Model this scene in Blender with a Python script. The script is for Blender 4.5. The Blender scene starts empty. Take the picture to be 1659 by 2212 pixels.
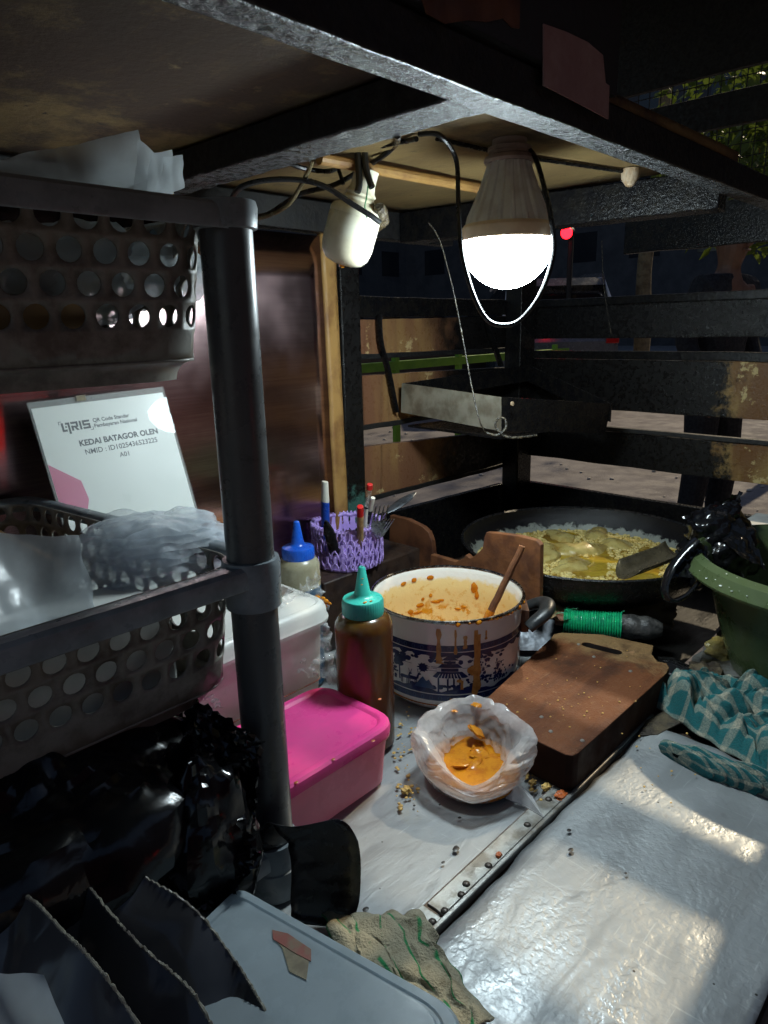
import bpy, bmesh, math, random
from mathutils import Vector, Matrix, noise, Euler
random.seed(7)
SC = bpy.context.scene
COL = SC.collection
PI = math.pi

# ------------------------------------------------------------------ camera
F, CX, CY = 1501.0, 829.5, 1106.0          # focal length and centre in the 1659 x 2212 frame
CAMZ = 0.55                                # metres above the counter (counter top is z = 0)
GROUND = -0.66
def _n(v): return Vector(v).normalized()
RX = _n((2300-CX, 670-CY, F))
_y = Vector((-810-CX, 743-CY, F)); RY = (_y - RX*_y.dot(RX)).normalized()
RZ = RX.cross(RY)
CAM = Vector((0, 0, CAMZ))
cam_d = bpy.data.cameras.new('camera'); cam = bpy.data.objects.new('camera', cam_d); COL.objects.link(cam)
cam_d.sensor_fit = 'HORIZONTAL'; cam_d.sensor_width = 36; cam_d.lens = 36*F/1659
cam_d.clip_start = 0.02; cam_d.clip_end = 400
right = Vector((RX.x, RY.x, RZ.x)); down = Vector((RX.y, RY.y, RZ.y)); fwd = Vector((RX.z, RY.z, RZ.z))
m3 = Matrix((right, -down, -fwd)).transposed()
cam.matrix_world = Matrix.Translation(CAM) @ m3.to_4x4()
SC.camera = cam
def ray(u, v):
    d = Vector((u-CX, v-CY, F)); return Vector((RX.dot(d), RY.dot(d), RZ.dot(d)))
def az(u, v, z=0.0): d = ray(u, v); return CAM + d*((z-CAMZ)/d.z)
def ax(u, v, x): d = ray(u, v); return CAM + d*(x/d.x)
def ay(u, v, y): d = ray(u, v); return CAM + d*(y/d.y)
def ad(u, v, dep): return CAM + ray(u, v)*(dep/F)

# ------------------------------------------------------------------ world, sun, exposure
W = bpy.data.worlds.new('World'); SC.world = W; W.use_nodes = True
wn = W.node_tree; wn.nodes.clear()
wo = wn.nodes.new('ShaderNodeOutputWorld'); wb = wn.nodes.new('ShaderNodeBackground'); ws = wn.nodes.new('ShaderNodeTexSky')
SUN_T = 0.80                               # rise per metre of the street light seen along X
SUN_K = 0.04
sun_dir = Vector((1, SUN_K, SUN_T)).normalized()
ws.sky_type = 'NISHITA'; ws.sun_disc = False
ws.sun_elevation = math.asin(sun_dir.z); ws.sun_rotation = math.atan2(sun_dir.x, sun_dir.y)
wb.inputs['Strength'].default_value = 0.044
wn.links.new(ws.outputs[0], wb.inputs[0]); wn.links.new(wb.outputs[0], wo.inputs[0])
sd = bpy.data.lights.new('sun', 'SUN'); sd.energy = 1.9; sd.angle = math.radians(0.9); sd.color = (1.0, 0.83, 0.57)
so = bpy.data.objects.new('sun', sd); COL.objects.link(so)
so.rotation_euler = sun_dir.to_track_quat('Z', 'Y').to_euler(); so.location = (3, 0, 4)
vs = SC.view_settings; vs.view_transform = 'Standard'; vs.look = 'None'; vs.gamma = 1; vs.exposure = 0.25; vs.use_curve_mapping = False
SC.render.engine = 'CYCLES'
cy = SC.cycles; cy.use_denoising = True; cy.sample_clamp_indirect = 4; cy.caustics_reflective = False; cy.caustics_refractive = False
cy.max_bounces = 7; cy.diffuse_bounces = 4; cy.glossy_bounces = 3; cy.transparent_max_bounces = 14; cy.transmission_bounces = 5
BULB = 104.0

# ------------------------------------------------------------------ materials
class NT:
    def __init__(s, name):
        s.m = bpy.data.materials.new(name); s.m.use_nodes = True; s.t = s.m.node_tree
        s.p = s.t.nodes['Principled BSDF']; s.out = s.t.nodes['Material Output']; s._oc = None
    def n(s, kind, **kw):
        o = s.t.nodes.new(kind)
        for k, v in kw.items(): setattr(o, k, v)
        return o
    def l(s, a, b): s.t.links.new(a, b)
    def oc(s):
        if s._oc is None: s._oc = s.n('ShaderNodeTexCoord')
        return s._oc.outputs['Object']
    def uv(s): s.oc(); return s._oc.outputs['UV']
    def mapping(s, scale=(1,1,1), rot=(0,0,0), src=None):
        mp = s.n('ShaderNodeMapping'); mp.inputs['Scale'].default_value = scale; mp.inputs['Rotation'].default_value = rot
        s.l(src or s.oc(), mp.inputs['Vector']); return mp.outputs[0]
    def noise(s, scale, detail=5, rough=.6, src=None, dist=0):
        o = s.n('ShaderNodeTexNoise'); o.inputs['Scale'].default_value = scale; o.inputs['Detail'].default_value = detail
        o.inputs['Roughness'].default_value = rough; o.inputs['Distortion'].default_value = dist
        s.l(src or s.oc(), o.inputs['Vector']); return o.outputs['Fac']
    def voro(s, scale, feature='F1', src=None, out='Distance'):
        o = s.n('ShaderNodeTexVoronoi', feature=feature); o.inputs['Scale'].default_value = scale
        s.l(src or s.oc(), o.inputs['Vector']); return o.outputs[out]
    def ramp(s, f, lo, hi, a=0., b=1.):
        o = s.n('ShaderNodeMapRange'); o.interpolation_type = 'SMOOTHSTEP'
        o.inputs['From Min'].default_value = lo; o.inputs['From Max'].default_value = hi
        o.inputs['To Min'].default_value = a; o.inputs['To Max'].default_value = b
        s.l(f, o.inputs['Value']); return o.outputs[0]
    def math(s, op, a, b=None):
        o = s.n('ShaderNodeMath', operation=op)
        for i, x in enumerate((a, b)):
            if x is None: continue
            if isinstance(x, (int, float)): o.inputs[i].default_value = x
            else: s.l(x, o.inputs[i])
        return o.outputs[0]
    def mix(s, f, a, b):
        o = s.n('ShaderNodeMix', data_type='RGBA')
        if isinstance(f, (int, float)): o.inputs[0].default_value = f
        else: s.l(f, o.inputs[0])
        for i, x in ((6, a), (7, b)):
            if isinstance(x, (tuple, list)): o.inputs[i].default_value = (*x[:3], 1)
            else: s.l(x, o.inputs[i])
        return o.outputs[2]
    def xyz(s):
        o = s.n('ShaderNodeSeparateXYZ'); s.l(s.oc(), o.inputs[0]); return o.outputs
    def bump(s, h, strength=.3, dist=.002):
        o = s.n('ShaderNodeBump'); o.inputs['Strength'].default_value = strength; o.inputs['Distance'].default_value = dist
        s.l(h, o.inputs['Height']); s.l(o.outputs[0], s.p.inputs['Normal']); return o.outputs[0]
    def set(s, **kw):
        for k, v in kw.items():
            i = s.p.inputs[k.replace('_', ' ')]
            if hasattr(v, 'is_linked') or hasattr(v, 'links'): s.l(v, i)
            elif isinstance(v, (tuple, list)): i.default_value = (*v[:3], 1)
            else: i.default_value = v
        return s

MATS = {}
def simple(name, c, rough=.5, metal=0., c2=None, ns=20, lo=.4, hi=.65, bs=0, bst=.3, bd=.001, rvar=0., **kw):
    """plain procedural material: two colours through a noise mask, bump and uneven gloss"""
    t = NT(name); t.set(Metallic=metal)
    c2 = c2 or tuple(x*.8 for x in c)
    nz = t.noise(ns)
    t.set(Base_Color=t.mix(t.ramp(nz, lo, hi), c, c2))
    rv = rvar or rough*.25
    t.set(Roughness=t.ramp(t.noise(ns*2.3, 3), .3, .7, max(.02, rough-rv), min(1, rough+rv)))
    if bs: t.bump(t.noise(bs, 6), bst, bd)
    for k, v in kw.items(): t.set(**{k: v})
    MATS[name] = t.m; return t.m

def peeling(name, paints, soot, bumpy=.5, wet=.35, drips=False):
    """old painted board: paint colours, chips, soot that grows along an axis; soot(t) returns a 0..1 mask"""
    t = NT(name)
    a, b, chip = paints
    col = t.mix(t.ramp(t.noise(9, 8, src=t.mapping((1,1,.25))), .42, .62), a, b)
    col = t.mix(t.ramp(t.noise(16, 9, .7), .60, .64), col, chip)
    if drips: col = t.mix(t.ramp(t.noise(30, 4, src=t.mapping((1,1,.05))), .55, .75), col, tuple(x*.25 for x in a))
    sm = soot(t)
    col = t.mix(sm, col, (.006, .0055, .0055))
    t.set(Base_Color=col, Roughness=t.ramp(t.noise(120, 4), .35, .7, wet*.6, min(1, wet*1.8)), Specular_IOR_Level=.22)
    t.bump(t.noise(140, 7, .7), bumpy, .002)
    MATS[name] = t.m; return t.m

def film(name, c, opacity, rough=.2, transl=.5, vary=.25, bs=40, bst=.5, ns=30):
    """thin plastic film: see-through share, diffuse, light passing through, gloss"""
    t = NT(name); t.set(Base_Color=t.mix(t.ramp(t.noise(9, 7, .7), .35, .7), c, tuple(x*.80+.02 for x in c)), Roughness=t.ramp(t.noise(22, 6, .7), .3, .7, rough*.6, min(1, rough*1.6)))
    tr = t.n('ShaderNodeBsdfTransparent'); tl = t.n('ShaderNodeBsdfTranslucent'); tl.inputs[0].default_value = (*c, 1)
    m1 = t.n('ShaderNodeMixShader'); m1.inputs[0].default_value = transl
    t.l(t.p.outputs[0], m1.inputs[1]); t.l(tl.outputs[0], m1.inputs[2])
    m2 = t.n('ShaderNodeMixShader'); t.l(t.ramp(t.noise(ns, 4), .3, .7, max(0, opacity-vary), min(1, opacity+vary)), m2.inputs[0])
    t.l(tr.outputs[0], m2.inputs[1]); t.l(m1.outputs[0], m2.inputs[2]); t.l(m2.outputs[0], t.out.inputs[0])
    nb = t.bump(t.noise(bs, 5, .65), bst, .004); t.l(nb, tl.inputs['Normal'])
    MATS[name] = t.m; return t.m

def emit(name, c, s):
    t = NT(name); t.set(Base_Color=c, Emission_Color=c, Emission_Strength=s); MATS[name] = t.m; return t.m

# ------------------------------------------------------------------ mesh helpers
class B:
    def __init__(s): s.v = []; s.f = []; s.uv = None
    def add(s, vs, fs):
        o = len(s.v); s.v += [tuple(x) for x in vs]; s.f += [tuple(i+o for i in f) for f in fs]; return o
    def hexa(s, p):
        s.add(p, [(0,3,2,1),(4,5,6,7),(0,1,5,4),(1,2,6,5),(2,3,7,6),(3,0,4,7)]); return s
    def box(s, lo, hi):
        (x0,y0,z0),(x1,y1,z1) = lo, hi
        return s.hexa([(x0,y0,z0),(x1,y0,z0),(x1,y1,z0),(x0,y1,z0),(x0,y0,z1),(x1,y0,z1),(x1,y1,z1),(x0,y1,z1)])
    def prism(s, poly, off):
        """poly: 3D outline; off: extrusion vector"""
        n = len(poly); off = Vector(off); p = [Vector(q) for q in poly]
        s.add(p+[q+off for q in p], [tuple(range(n-1,-1,-1)), tuple(range(n,2*n))]+[(i,(i+1)%n,n+(i+1)%n,n+i) for i in range(n)]); return s
    def tube(s, path, r, n=10, caps=True, flat=1.0):
        P = [Vector(p) for p in path]; m = len(P); up = Vector((0,0,1)); ring = []
        prev = None
        for i, p in enumerate(P):
            t = (P[min(i+1,m-1)]-P[max(i-1,0)])
            t = t.normalized() if t.length > 1e-9 else Vector((0,0,1))
            if prev is None:
                a = t.cross(up) if abs(t.z) < .95 else t.cross(Vector((1,0,0)))
            else: a = prev - t*prev.dot(t)
            a.normalize(); prev = a; b = t.cross(a)
            rr = r(i/(m-1)) if callable(r) else r
            ring.append([p + a*(rr*math.cos(2*PI*k/n)) + b*(rr*flat*math.sin(2*PI*k/n)) for k in range(n)])
        vs = [q for g in ring for q in g]; fs = []
        for i in range(m-1):
            for k in range(n):
                fs.append((i*n+k, i*n+(k+1)%n, (i+1)*n+(k+1)%n, (i+1)*n+k))
        if caps: fs += [tuple(range(n-1,-1,-1)), tuple((m-1)*n+k for k in range(n))]
        s.add(vs, fs); return s
    def lathe(s, prof, c=(0,0,0), n=32, rot=None, wob=None, a0=0, a1=2*PI):
        """prof: (r, z); closed poles where r == 0"""
        c = Vector(c); full = abs(a1-a0-2*PI) < 1e-6; cols = n if full else n+1; vs = []; 
        for (r, z) in prof:
            for k in range(cols):
                a = a0+(a1-a0)*k/n; rr = r*(wob(a, z) if wob else 1)
                q = Vector((rr*math.cos(a), rr*math.sin(a), z))
                if rot: q = rot @ q
                vs.append(c+q)
        fs = []
        for i in range(len(prof)-1):
            for k in range(n):
                k2 = (k+1) % cols
                if not full and k+1 >= cols: continue
                fs.append((i*cols+k, i*cols+k2, (i+1)*cols+k2, (i+1)*cols+k))
        s.add(vs, fs); return s
    def grid(s, fn, nu, nv, cu=False):
        o = len(s.v); cols = nu if cu else nu+1
        vs = [tuple(fn(i/nu, j/nv)) for j in range(nv+1) for i in range(cols)]
        fs = [(j*cols+i, j*cols+(i+1)%cols, (j+1)*cols+(i+1)%cols, (j+1)*cols+i) for j in range(nv) for i in range(nu)]
        s.add(vs, fs)
        if s.uv is None: s.uv = {}
        for j in range(nv+1):
            for i in range(cols): s.uv[o+j*cols+i] = (i/nu, j/nv)
        return s
    def ball(s, c, r, n=10, m=6, sc=(1,1,1), rot=None):
        prof = [(max(1e-5, math.sin(PI*i/m)), -math.cos(PI*i/m)) for i in range(m+1)]
        S = Matrix.Diagonal(Vector(sc)*r).to_3x3()
        R_ = (rot @ S) if rot else S
        return s.lathe(prof, c, n, R_)
    def build(s, name, mat, parent=None, smooth=True, bevel=0, sub=0, solid=0, solid_off=-1, angle=35, weld=0):
        me = bpy.data.meshes.new(name); me.from_pydata(s.v, [], s.f); me.validate()
        if s.uv:
            L = me.uv_layers.new(name='UVMap')
            for lp in me.loops: L.data[lp.index].uv = s.uv.get(lp.vertex_index, (0,0))
        bm = bmesh.new(); bm.from_mesh(me)
        if weld: bmesh.ops.remove_doubles(bm, verts=bm.verts, dist=weld)
        bmesh.ops.recalc_face_normals(bm, faces=bm.faces)
        for f in bm.faces: f.smooth = smooth
        if smooth:
            ca = math.radians(angle)
            for e in bm.edges:
                if len(e.link_faces) == 2 and e.calc_face_angle(0) > ca: e.smooth = False
        bm.to_mesh(me); bm.free()
        return put(name, me, mat, parent, bevel, sub, solid, solid_off)

def put(name, me, mat, parent=None, bevel=0, sub=0, solid=0, solid_off=-1):
    o = bpy.data.objects.new(name, me); COL.objects.link(o)
    if mat is not None:
        me.materials.clear(); me.materials.append(MATS[mat] if isinstance(mat, str) else mat)
    if parent:
        o.parent = parent
        q = parent; off = Vector((0,0,0))
        while q: off += Vector(q.location); q = q.parent
        o.location = -off
    if solid:
        md = o.modifiers.new('solid', 'SOLIDIFY'); md.thickness = solid; md.offset = solid_off
    if bevel:
        md = o.modifiers.new('bevel', 'BEVEL'); md.width = bevel; md.segments = 2; md.limit_method = 'ANGLE'; md.angle_limit = math.radians(40)
    if sub:
        md = o.modifiers.new('sub', 'SUBSURF'); md.levels = sub; md.render_levels = sub
    return o
def thing(name, label, cat, loc=(0,0,0), group=None):
    o = bpy.data.objects.new(name, None); o.empty_display_size = .05; COL.objects.link(o); o.location = loc
    return tag(o, label, cat, group)
def tag(o, label, cat, group=None, kind=None):
    if label: o['label'] = label
    if cat: o['category'] = cat
    if group: o['group'] = group
    if kind: o['kind'] = kind
    return o
def lab(o, text): o['label'] = text; return o
def struct(o): o['kind'] = 'structure'; return o
def N3(p, s=1.0): return noise.noise(Vector(p)*s)
def fbm(p, s, o=4): return noise.fractal(Vector(p)*s, 1.0, 2.0, o)
def cell(p, s):
    d = noise.voronoi(Vector(p)*s)[0]; return d[1]-d[0]
def lerp(a, b, t): return a+(b-a)*t
def spline(pts, k=6):
    P = [Vector(p) for p in pts]; out = []
    for i in range(len(P)-1):
        p0, p1, p2, p3 = P[max(i-1,0)], P[i], P[i+1], P[min(i+2,len(P)-1)]
        for j in range(k):
            t = j/k; out.append(.5*((2*p1)+(p2-p0)*t+(2*p0-5*p1+4*p2-p3)*t*t+(3*p1-p0-3*p2+p3)*t**3))
    out.append(P[-1]); return out
def text_mesh(body, size, bold=0.0, align='LEFT'):
    cu = bpy.data.curves.new('lettering', 'FONT'); cu.body = body; cu.size = size; cu.align_x = align; cu.offset = bold; cu.resolution_u = 3
    ob = bpy.data.objects.new('lettering', cu); COL.objects.link(ob)
    dg = bpy.context.evaluated_depsgraph_get(); me = bpy.data.meshes.new_from_object(ob.evaluated_get(dg))
    bpy.data.objects.remove(ob); return me
def round_rect(x0, y0, x1, y1, r, k=6, quad=None):
    """rounded outline, counter-clockwise; quad overrides the four corners"""
    C = quad or [(x0,y0),(x1,y0),(x1,y1),(x0,y1)]; rs = r if isinstance(r, (list, tuple)) else [r]*4
    out = []
    for i in range(4):
        p = Vector(C[i]); a = (Vector(C[i-1])-p).normalized(); b = (Vector(C[(i+1)%4])-p).normalized(); R_ = rs[i]
        p0, p1 = p+a*R_, p+b*R_
        for j in range(k+1):
            t = j/k; out.append(p0*(1-t)**2+p*2*t*(1-t)+p1*t*t)
    return out

# ------------------------------------------------------------------ material library
def _plate(name, dent, wrinkle):
    t = NT(name)
    big = t.ramp(t.noise(5, 6), .35, .7); fine = t.noise(60, 6, .7)
    col = t.mix(big, (.30,.315,.325), (.39,.405,.41)); col = t.mix(t.ramp(fine, .55, .75, 0, .5), col, (.25,.25,.245))
    col = t.mix(t.ramp(t.noise(7, 9, .75), .60, .72, 0, .7), col, (.36,.33,.26))
    col = t.mix(t.ramp(t.noise(3.2, 7, .7, None, .6), .58, .66, 0, .35), col, (.25,.26,.27))
    col = t.mix(t.ramp(t.voro(34), .03, .05, 1, 0), col, (.05,.045,.04))
    sc1 = t.ramp(t.noise(60, 2, .5, t.mapping((.12,2.2,1), (0,0,.5)), 1.5), .66, .72); sc2 = t.ramp(t.noise(60, 2, .5, t.mapping((2.2,.15,1), (0,0,-.9)), 1.5), .68, .73)
    scr = t.math('MAXIMUM', sc1, sc2); col = t.mix(t.math('MULTIPLY', scr, .22), col, (.70,.72,.72))
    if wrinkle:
        xs = t.xyz(); sm = t.ramp(t.math('ADD', xs[0], t.math('MULTIPLY', t.noise(9, 8, .7), .22)), 1.10, 1.20); col = t.mix(sm, col, (.012,.011,.010))  # black toward far X: soot, with the shadow under the wok painted in
    t.set(Base_Color=col, Metallic=.34, Roughness=t.ramp(t.noise(16, 6, .7, t.mapping((.5,1.6,1), (0,0,.7)), .8), .3, .7, .30, .66))
    if wrinkle:
        h = t.math('ADD', t.math('MULTIPLY', t.noise(55, 4, .6, t.mapping((.35,1.2,1), (0,0,.5)), .8), .8), t.math('MULTIPLY', t.noise(260, 3), .2))
        t.bump(h, .28, .003)
    else:
        dents = t.math('ADD', t.ramp(t.noise(135, 2, .5), .36, .60), t.math('MULTIPLY', t.ramp(t.voro(60, 'SMOOTH_F1'), .08, .30), .35)); area = t.ramp(t.noise(5, 3), .38, .60, .25, 1)
        h = t.math('ADD', t.math('MULTIPLY', t.math('MULTIPLY', dents, area), .55), t.math('MULTIPLY', t.noise(120, 4), .35)); h = t.math('ADD', h, t.math('MULTIPLY', t.noise(9, 3), 1.6))
        t.bump(h, .20, .003)
    MATS[name] = t.m
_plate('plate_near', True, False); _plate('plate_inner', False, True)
simple('strip_metal', (.36,.36,.34), .42, .6, (.20,.18,.15), 40, bs=160, bst=.3)
simple('rusty_screw', (.10,.085,.075), .5, .6, (.03,.025,.02), 300)
simple('soot', (.005,.005,.006), .26, 0, (.010,.009,.008), 60, bs=170, bst=.8, bd=.0015, Specular_IOR_Level=.16)
simple('soot_shade_matte', (.006,.006,.007), .6, 0, (.012,.011,.010), 60, bs=120, bst=.5, bd=.002)
def _soot_shade_left(t):
    x = t.xyz()[0]; return t.ramp(t.math('ADD', x, t.math('MULTIPLY', t.noise(14, 7), .30)), 1.30, 1.44)  # soot toward the corner, with part of the tray's shadow painted in
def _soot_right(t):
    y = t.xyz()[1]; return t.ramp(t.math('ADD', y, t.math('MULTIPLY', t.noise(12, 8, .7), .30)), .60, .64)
peeling('slat_left', ((.19,.085,.045), (.29,.165,.065), (.50,.36,.17)), _soot_shade_left, .5, .4, True)
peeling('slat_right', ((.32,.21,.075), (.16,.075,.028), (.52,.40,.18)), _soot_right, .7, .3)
def _soot_all(t):
    y = t.xyz()[1]; return t.ramp(t.math('ADD', y, t.math('MULTIPLY', t.noise(12, 8, .7), .2)), .40, .46)
peeling('slat_black', ((.10,.10,.085), (.06,.06,.05), (.24,.24,.22)), _soot_all, .9, .25)
def _post_soot(t):
    z = t.xyz()[2]; return t.ramp(t.math('ADD', z, t.math('MULTIPLY', t.noise(40, 8, .75), .18)), .30, .34)
peeling('post_green', ((.045,.11,.09), (.03,.075,.065), (.06,.14,.11)), _post_soot, .8, .35)
t = NT('plywood')
col = t.mix(t.ramp(t.noise(6, 8, .65, t.mapping((1,.35,1))), .38, .66), (.26,.180,.070), (.16,.105,.042))
shade_x = t.ramp(t.xyz()[0], .40, .56, .10, 0)  # stains thicken left of the cross beam, painting in its shade
col = t.mix(t.ramp(t.math('ADD', t.noise(4.5, 9, .75), shade_x), .50, .64), col, (.060,.038,.022))
col = t.mix(t.ramp(t.noise(19, 8, .75), .62, .70), col, (.27,.20,.10))
col = t.mix(t.ramp(t.noise(70, 5, .7, t.mapping((1,.2,1))), .5, .7, 0, .5), col, (.12,.075,.03))
col = t.mix(t.ramp(t.noise(38, 5, .7), .66, .70), col, (.03,.02,.015))
t.set(Base_Color=col, Roughness=.62); t.bump(t.noise(90, 6, .7), .5, .002); MATS['plywood'] = t.m
t = NT('beam_paint')
h = t.noise(130, 5, .65)
t.set(Base_Color=t.mix(t.ramp(h, .47, .58), (.10,.105,.11), (.016,.017,.018)), Roughness=.24, Metallic=.25)
t.bump(h, 1.0, .008); MATS['beam_paint'] = t.m
t = NT('fascia_dark')
col = t.mix(t.ramp(t.noise(4, 8, .7), .55, .7), (.022,.022,.025), (.05,.038,.03)); t.set(Base_Color=col, Roughness=.5); t.bump(t.noise(60, 6), .4, .002); MATS['fascia_dark'] = t.m
simple('pink_paper', (.30,.17,.17), .7, 0, (.36,.23,.22), 30, bs=80, bst=.3)
simple('bare_chip', (.30,.20,.11), .7, 0, (.42,.34,.24), 60, bs=80)
t = NT('stainless')
st = t.noise(30, 5, .6, t.mapping((.3,.3,14)))
t.set(Base_Color=t.mix(t.ramp(st, .4, .6), (.55,.38,.38), (.47,.31,.32)), Metallic=1.0, Roughness=t.ramp(t.noise(7, 6), .35, .7, .16, .26))
t.p.inputs['Anisotropic'].default_value = .6
t.bump(t.math('ADD', t.math('MULTIPLY', st, .025), t.math('MULTIPLY', t.noise(5, 2), 1.0)), .18, .006); MATS['stainless'] = t.m
simple('raw_wood', (.36,.20,.06), .55, 0, (.20,.095,.03), 18, bs=120, bst=.4)
simple('brown_wood', (.16,.062,.028), .45, 0, (.06,.022,.012), 14, bs=90, bst=.4)
simple('broken_wood', (.21,.080,.030), .6, 0, (.11,.040,.018), 30, bs=120, bst=.8)
simple('dark_wood', (.045,.026,.018), .5, 0, (.02,.012,.01), 30, bs=120, bst=.6)
simple('ground_asphalt', (.27,.25,.255), .85, 0, (.21,.193,.195), 3, bs=90, bst=.6, bd=.01)
simple('kerb_green', (.22,.42,.03), .6, 0, (.16,.32,.03), 6)
simple('pebble', (.55,.52,.48), .8); simple('dry_leaf', (.30,.22,.12), .8)

# ------------------------------------------------------------------ ground and far setting
b = B(); b.grid(lambda i, j: ((i-.1)*160-10, (j-.5)*160, GROUND), 20, 20)
struct(b.build('ground', 'ground_asphalt', smooth=False))
rnd = random.Random(3)
b = B()
for k in range(260):
    x = rnd.uniform(1.7, 7); y = rnd.uniform(-.5, 6); r = rnd.uniform(.008, .03)
    b.ball((x, y, GROUND+r*.3), r, 6, 4, (1, rnd.uniform(.5, 1), .4))
tag(b.build('pebbles', 'pebble'), 'scattered pale pebbles and litter on the grey ground', 'pebbles', kind='stuff')

YW, XW = .98, 1.53
cart = thing('food_cart', 'sooty wooden food cart with slatted walls, metal counter and overhead shelf', 'food cart', (.75,.5,GROUND))
def part(bd, name, mat, **kw): return bd.build(name, mat, cart, **kw)
# counter
b = B()
def inner(i, j):
    x, y = lerp(.16, XW, i), lerp(.366, YW-.002, j); return (x, y, -.003+.0016*fbm((x,y,0), 9, 3))
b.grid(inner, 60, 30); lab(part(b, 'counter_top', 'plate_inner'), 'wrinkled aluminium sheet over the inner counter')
def near_edge(x): return .332+.002*math.sin(x*23)+.004*N3((x*30,0,0))
b = B()
def nearp(i, j):
    y = lerp(.088, .331, j); xe = .868+.015*N3((y*26,3,0))+.05*max(0,(.27-y))*0; x = lerp(-.12, xe, i)
    e = min(1, (1-j)*14); tip = max(0, (.335-x)*10)*max(0, j-.86)
    return (x, y+(near_edge(x)-.332)*j, .008*(1-(1-e)**2)+.0012*N3((x*7,y*7,1))-.004*max(0,(i-.93)/.07)*0-.01*tip)
b.grid(nearp, 90, 30); lab(part(b, 'serving_flap', 'plate_near', solid=.002), 'dented aluminium sheet over the serving flap')
b = B(); b.box((-.12,.084,-.05),(.90,.335,-.006)); part(b, 'flap_board', 'dark_wood', bevel=.003)
b = B(); b.box((-.1,-.4,-.05),(1.5,.080,-.02)); lab(part(b, 'lower_flap', 'plate_near'), 'lower metal edge beyond the serving flap')
b = B(); b.box((.92,.088,-.05),(XW,.362,-.012)); part(b, 'counter_end', 'dark_wood', bevel=.003)
# hinge strip with screws
b = B(); b.box((.428,.341,-.002),(.93,.362,.0022)); part(b, 'hinge_strip', 'strip_metal', bevel=.0008)
b = B(); b.box((.395,.339,-.002),(.423,.364,.0035)); part(b, 'hinge_strip', 'strip_metal', bevel=.001)
b = B(); b.box((.20,.341,-.002),(.392,.361,.001)); part(b, 'hinge_strip', 'strip_metal', bevel=.0008)
b = B(); b.box((.28,.3335,-.004),(.90,.339,.0055)); part(b, 'hinge_rail', 'strip_metal', bevel=.0012)
sb = B(); sb.lathe([(0,.0022),(.0022,.0021),(.0036,.0012),(.0042,0)], n=12)
s0 = None
for (u, v) in [(934,1994),(962,1969),(1004,1938),(1007,1910),(1055,1870),(1139,1782),(1185,1727)]:
    p = az(u, v, .002)
    if s0 is None: s0 = sb.build('screw', 'rusty_screw', cart); o = s0
    else:
        o = s0.copy(); COL.objects.link(o)
    o.location = Vector((p.x, min(max(p.y,.343),.36), .0022)) - cart.location
    if (u, v) == (934,1994): o.location.z += .0013
# floor under counter and cart body front
b = B(); b.box((-.1,.345,GROUND+.15),(XW,.36,-.02)); part(b, 'front_panel', 'dark_wood')
b = B(); b.box((-.35,YW-.012,GROUND+.15),(XW,YW+.012,0)); part(b, 'back_panel', 'dark_wood')
for (x, y) in ((.02,.40),(.02,.93),(1.48,.40),(1.48,.93)):
    b = B(); b.box((x-.025,y-.025,GROUND),(x+.025,y+.025,-.052)); part(b, 'leg', 'soot_shade_matte')

# left wall: slats along X
def slat(name, A, mat, thick, axis):
    """A: four corners of the face (bl, br, tr, tl); thick: extrusion"""
    b = B(); off = Vector(thick)
    nu = 14
    def fn(side):
        return [[lerp(Vector(A[0]), Vector(A[1]), i/nu), lerp(Vector(A[3]), Vector(A[2]), i/nu)] for i in range(nu+1)]
    vs = []; fs = []
    for i in range(nu+1):
        lo = lerp(Vector(A[0]), Vector(A[1]), i/nu); hi = lerp(Vector(A[3]), Vector(A[2]), i/nu)
        w = Vector((0,0,.0025*N3(lo*16)))
        for p in (lo+w, hi+w*.7, hi+w*.7+off, lo+w+off): vs.append(p)
    for i in range(nu):
        for k in range(4): fs.append((i*4+k, i*4+(k+1)%4, i*4+4+(k+1)%4, i*4+4+k))
    fs += [(3,2,1,0), (nu*4, nu*4+1, nu*4+2, nu*4+3)]
    b.add(vs, fs); return part(b, name, mat, smooth=False, bevel=.0015)
def lslat(zl0, zl1, zr0, zr1, mat='slat_left', x0=.94, x1=1.475, nm='slat', y=YW):
    return slat(nm, [(x0,y,zl0),(x1,y,zr0),(x1,y,zr1),(x0,y,zl1)], mat, (0,.014,0), 0)
lslat(.489,.563,.483,.567); lslat(.357,.459,.352,.446); lslat(.212,.318,.200,.290)
lab(lslat(.0,.168,.0,.152,'soot'), 'blackened bottom board')
lslat(.566,.606,.570,.604,'soot',nm='wall_rail', y=YW-.006)
for z0, z1 in ((.483,.489),(.346,.352),(.196,.202)):                  # dark battens under the slats
    lslat(z0+.006, z1+.010, z0, z1+.004, 'soot_shade_matte', nm='batten', y=YW-.004)
# right wall: slats along Y
def rslat(z0, z1, mat='slat_right', nm='slat', y0=-.35, y1=.945, x=XW, th=.016):
    return slat(nm, [(x,y0,z0),(x,y1,z0),(x,y1,z1),(x,y0,z1)], mat, (th,0,0), 1)
rslat(.512,.585,'slat_black'); rslat(.585,.602,'soot',nm='wall_rail',x=XW-.008); rslat(.350,.464); rslat(.466,.484,'soot',nm='wall_rail',x=XW-.006); rslat(.222,.300); rslat(.302,.312,'soot_shade_matte',nm='wall_rail',x=XW-.006)
lab(rslat(0,.152,'soot'), 'blackened bottom board')
rslat(.690,.772,'soot',nm='wall_rail',y1=.72); rslat(.905,.965,'soot_shade_matte',nm='wall_rail'); rslat(1.0,1.218,'soot_shade_matte',nm='valance',y1=.929)
b = B(); b.box((XW+.018,-.35,GROUND+.1),(XW+.032,.178,1.2)); part(b, 'sun_cut_board', 'soot_shade_matte')  # unseen board added to end the sun patch on the flap
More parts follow.
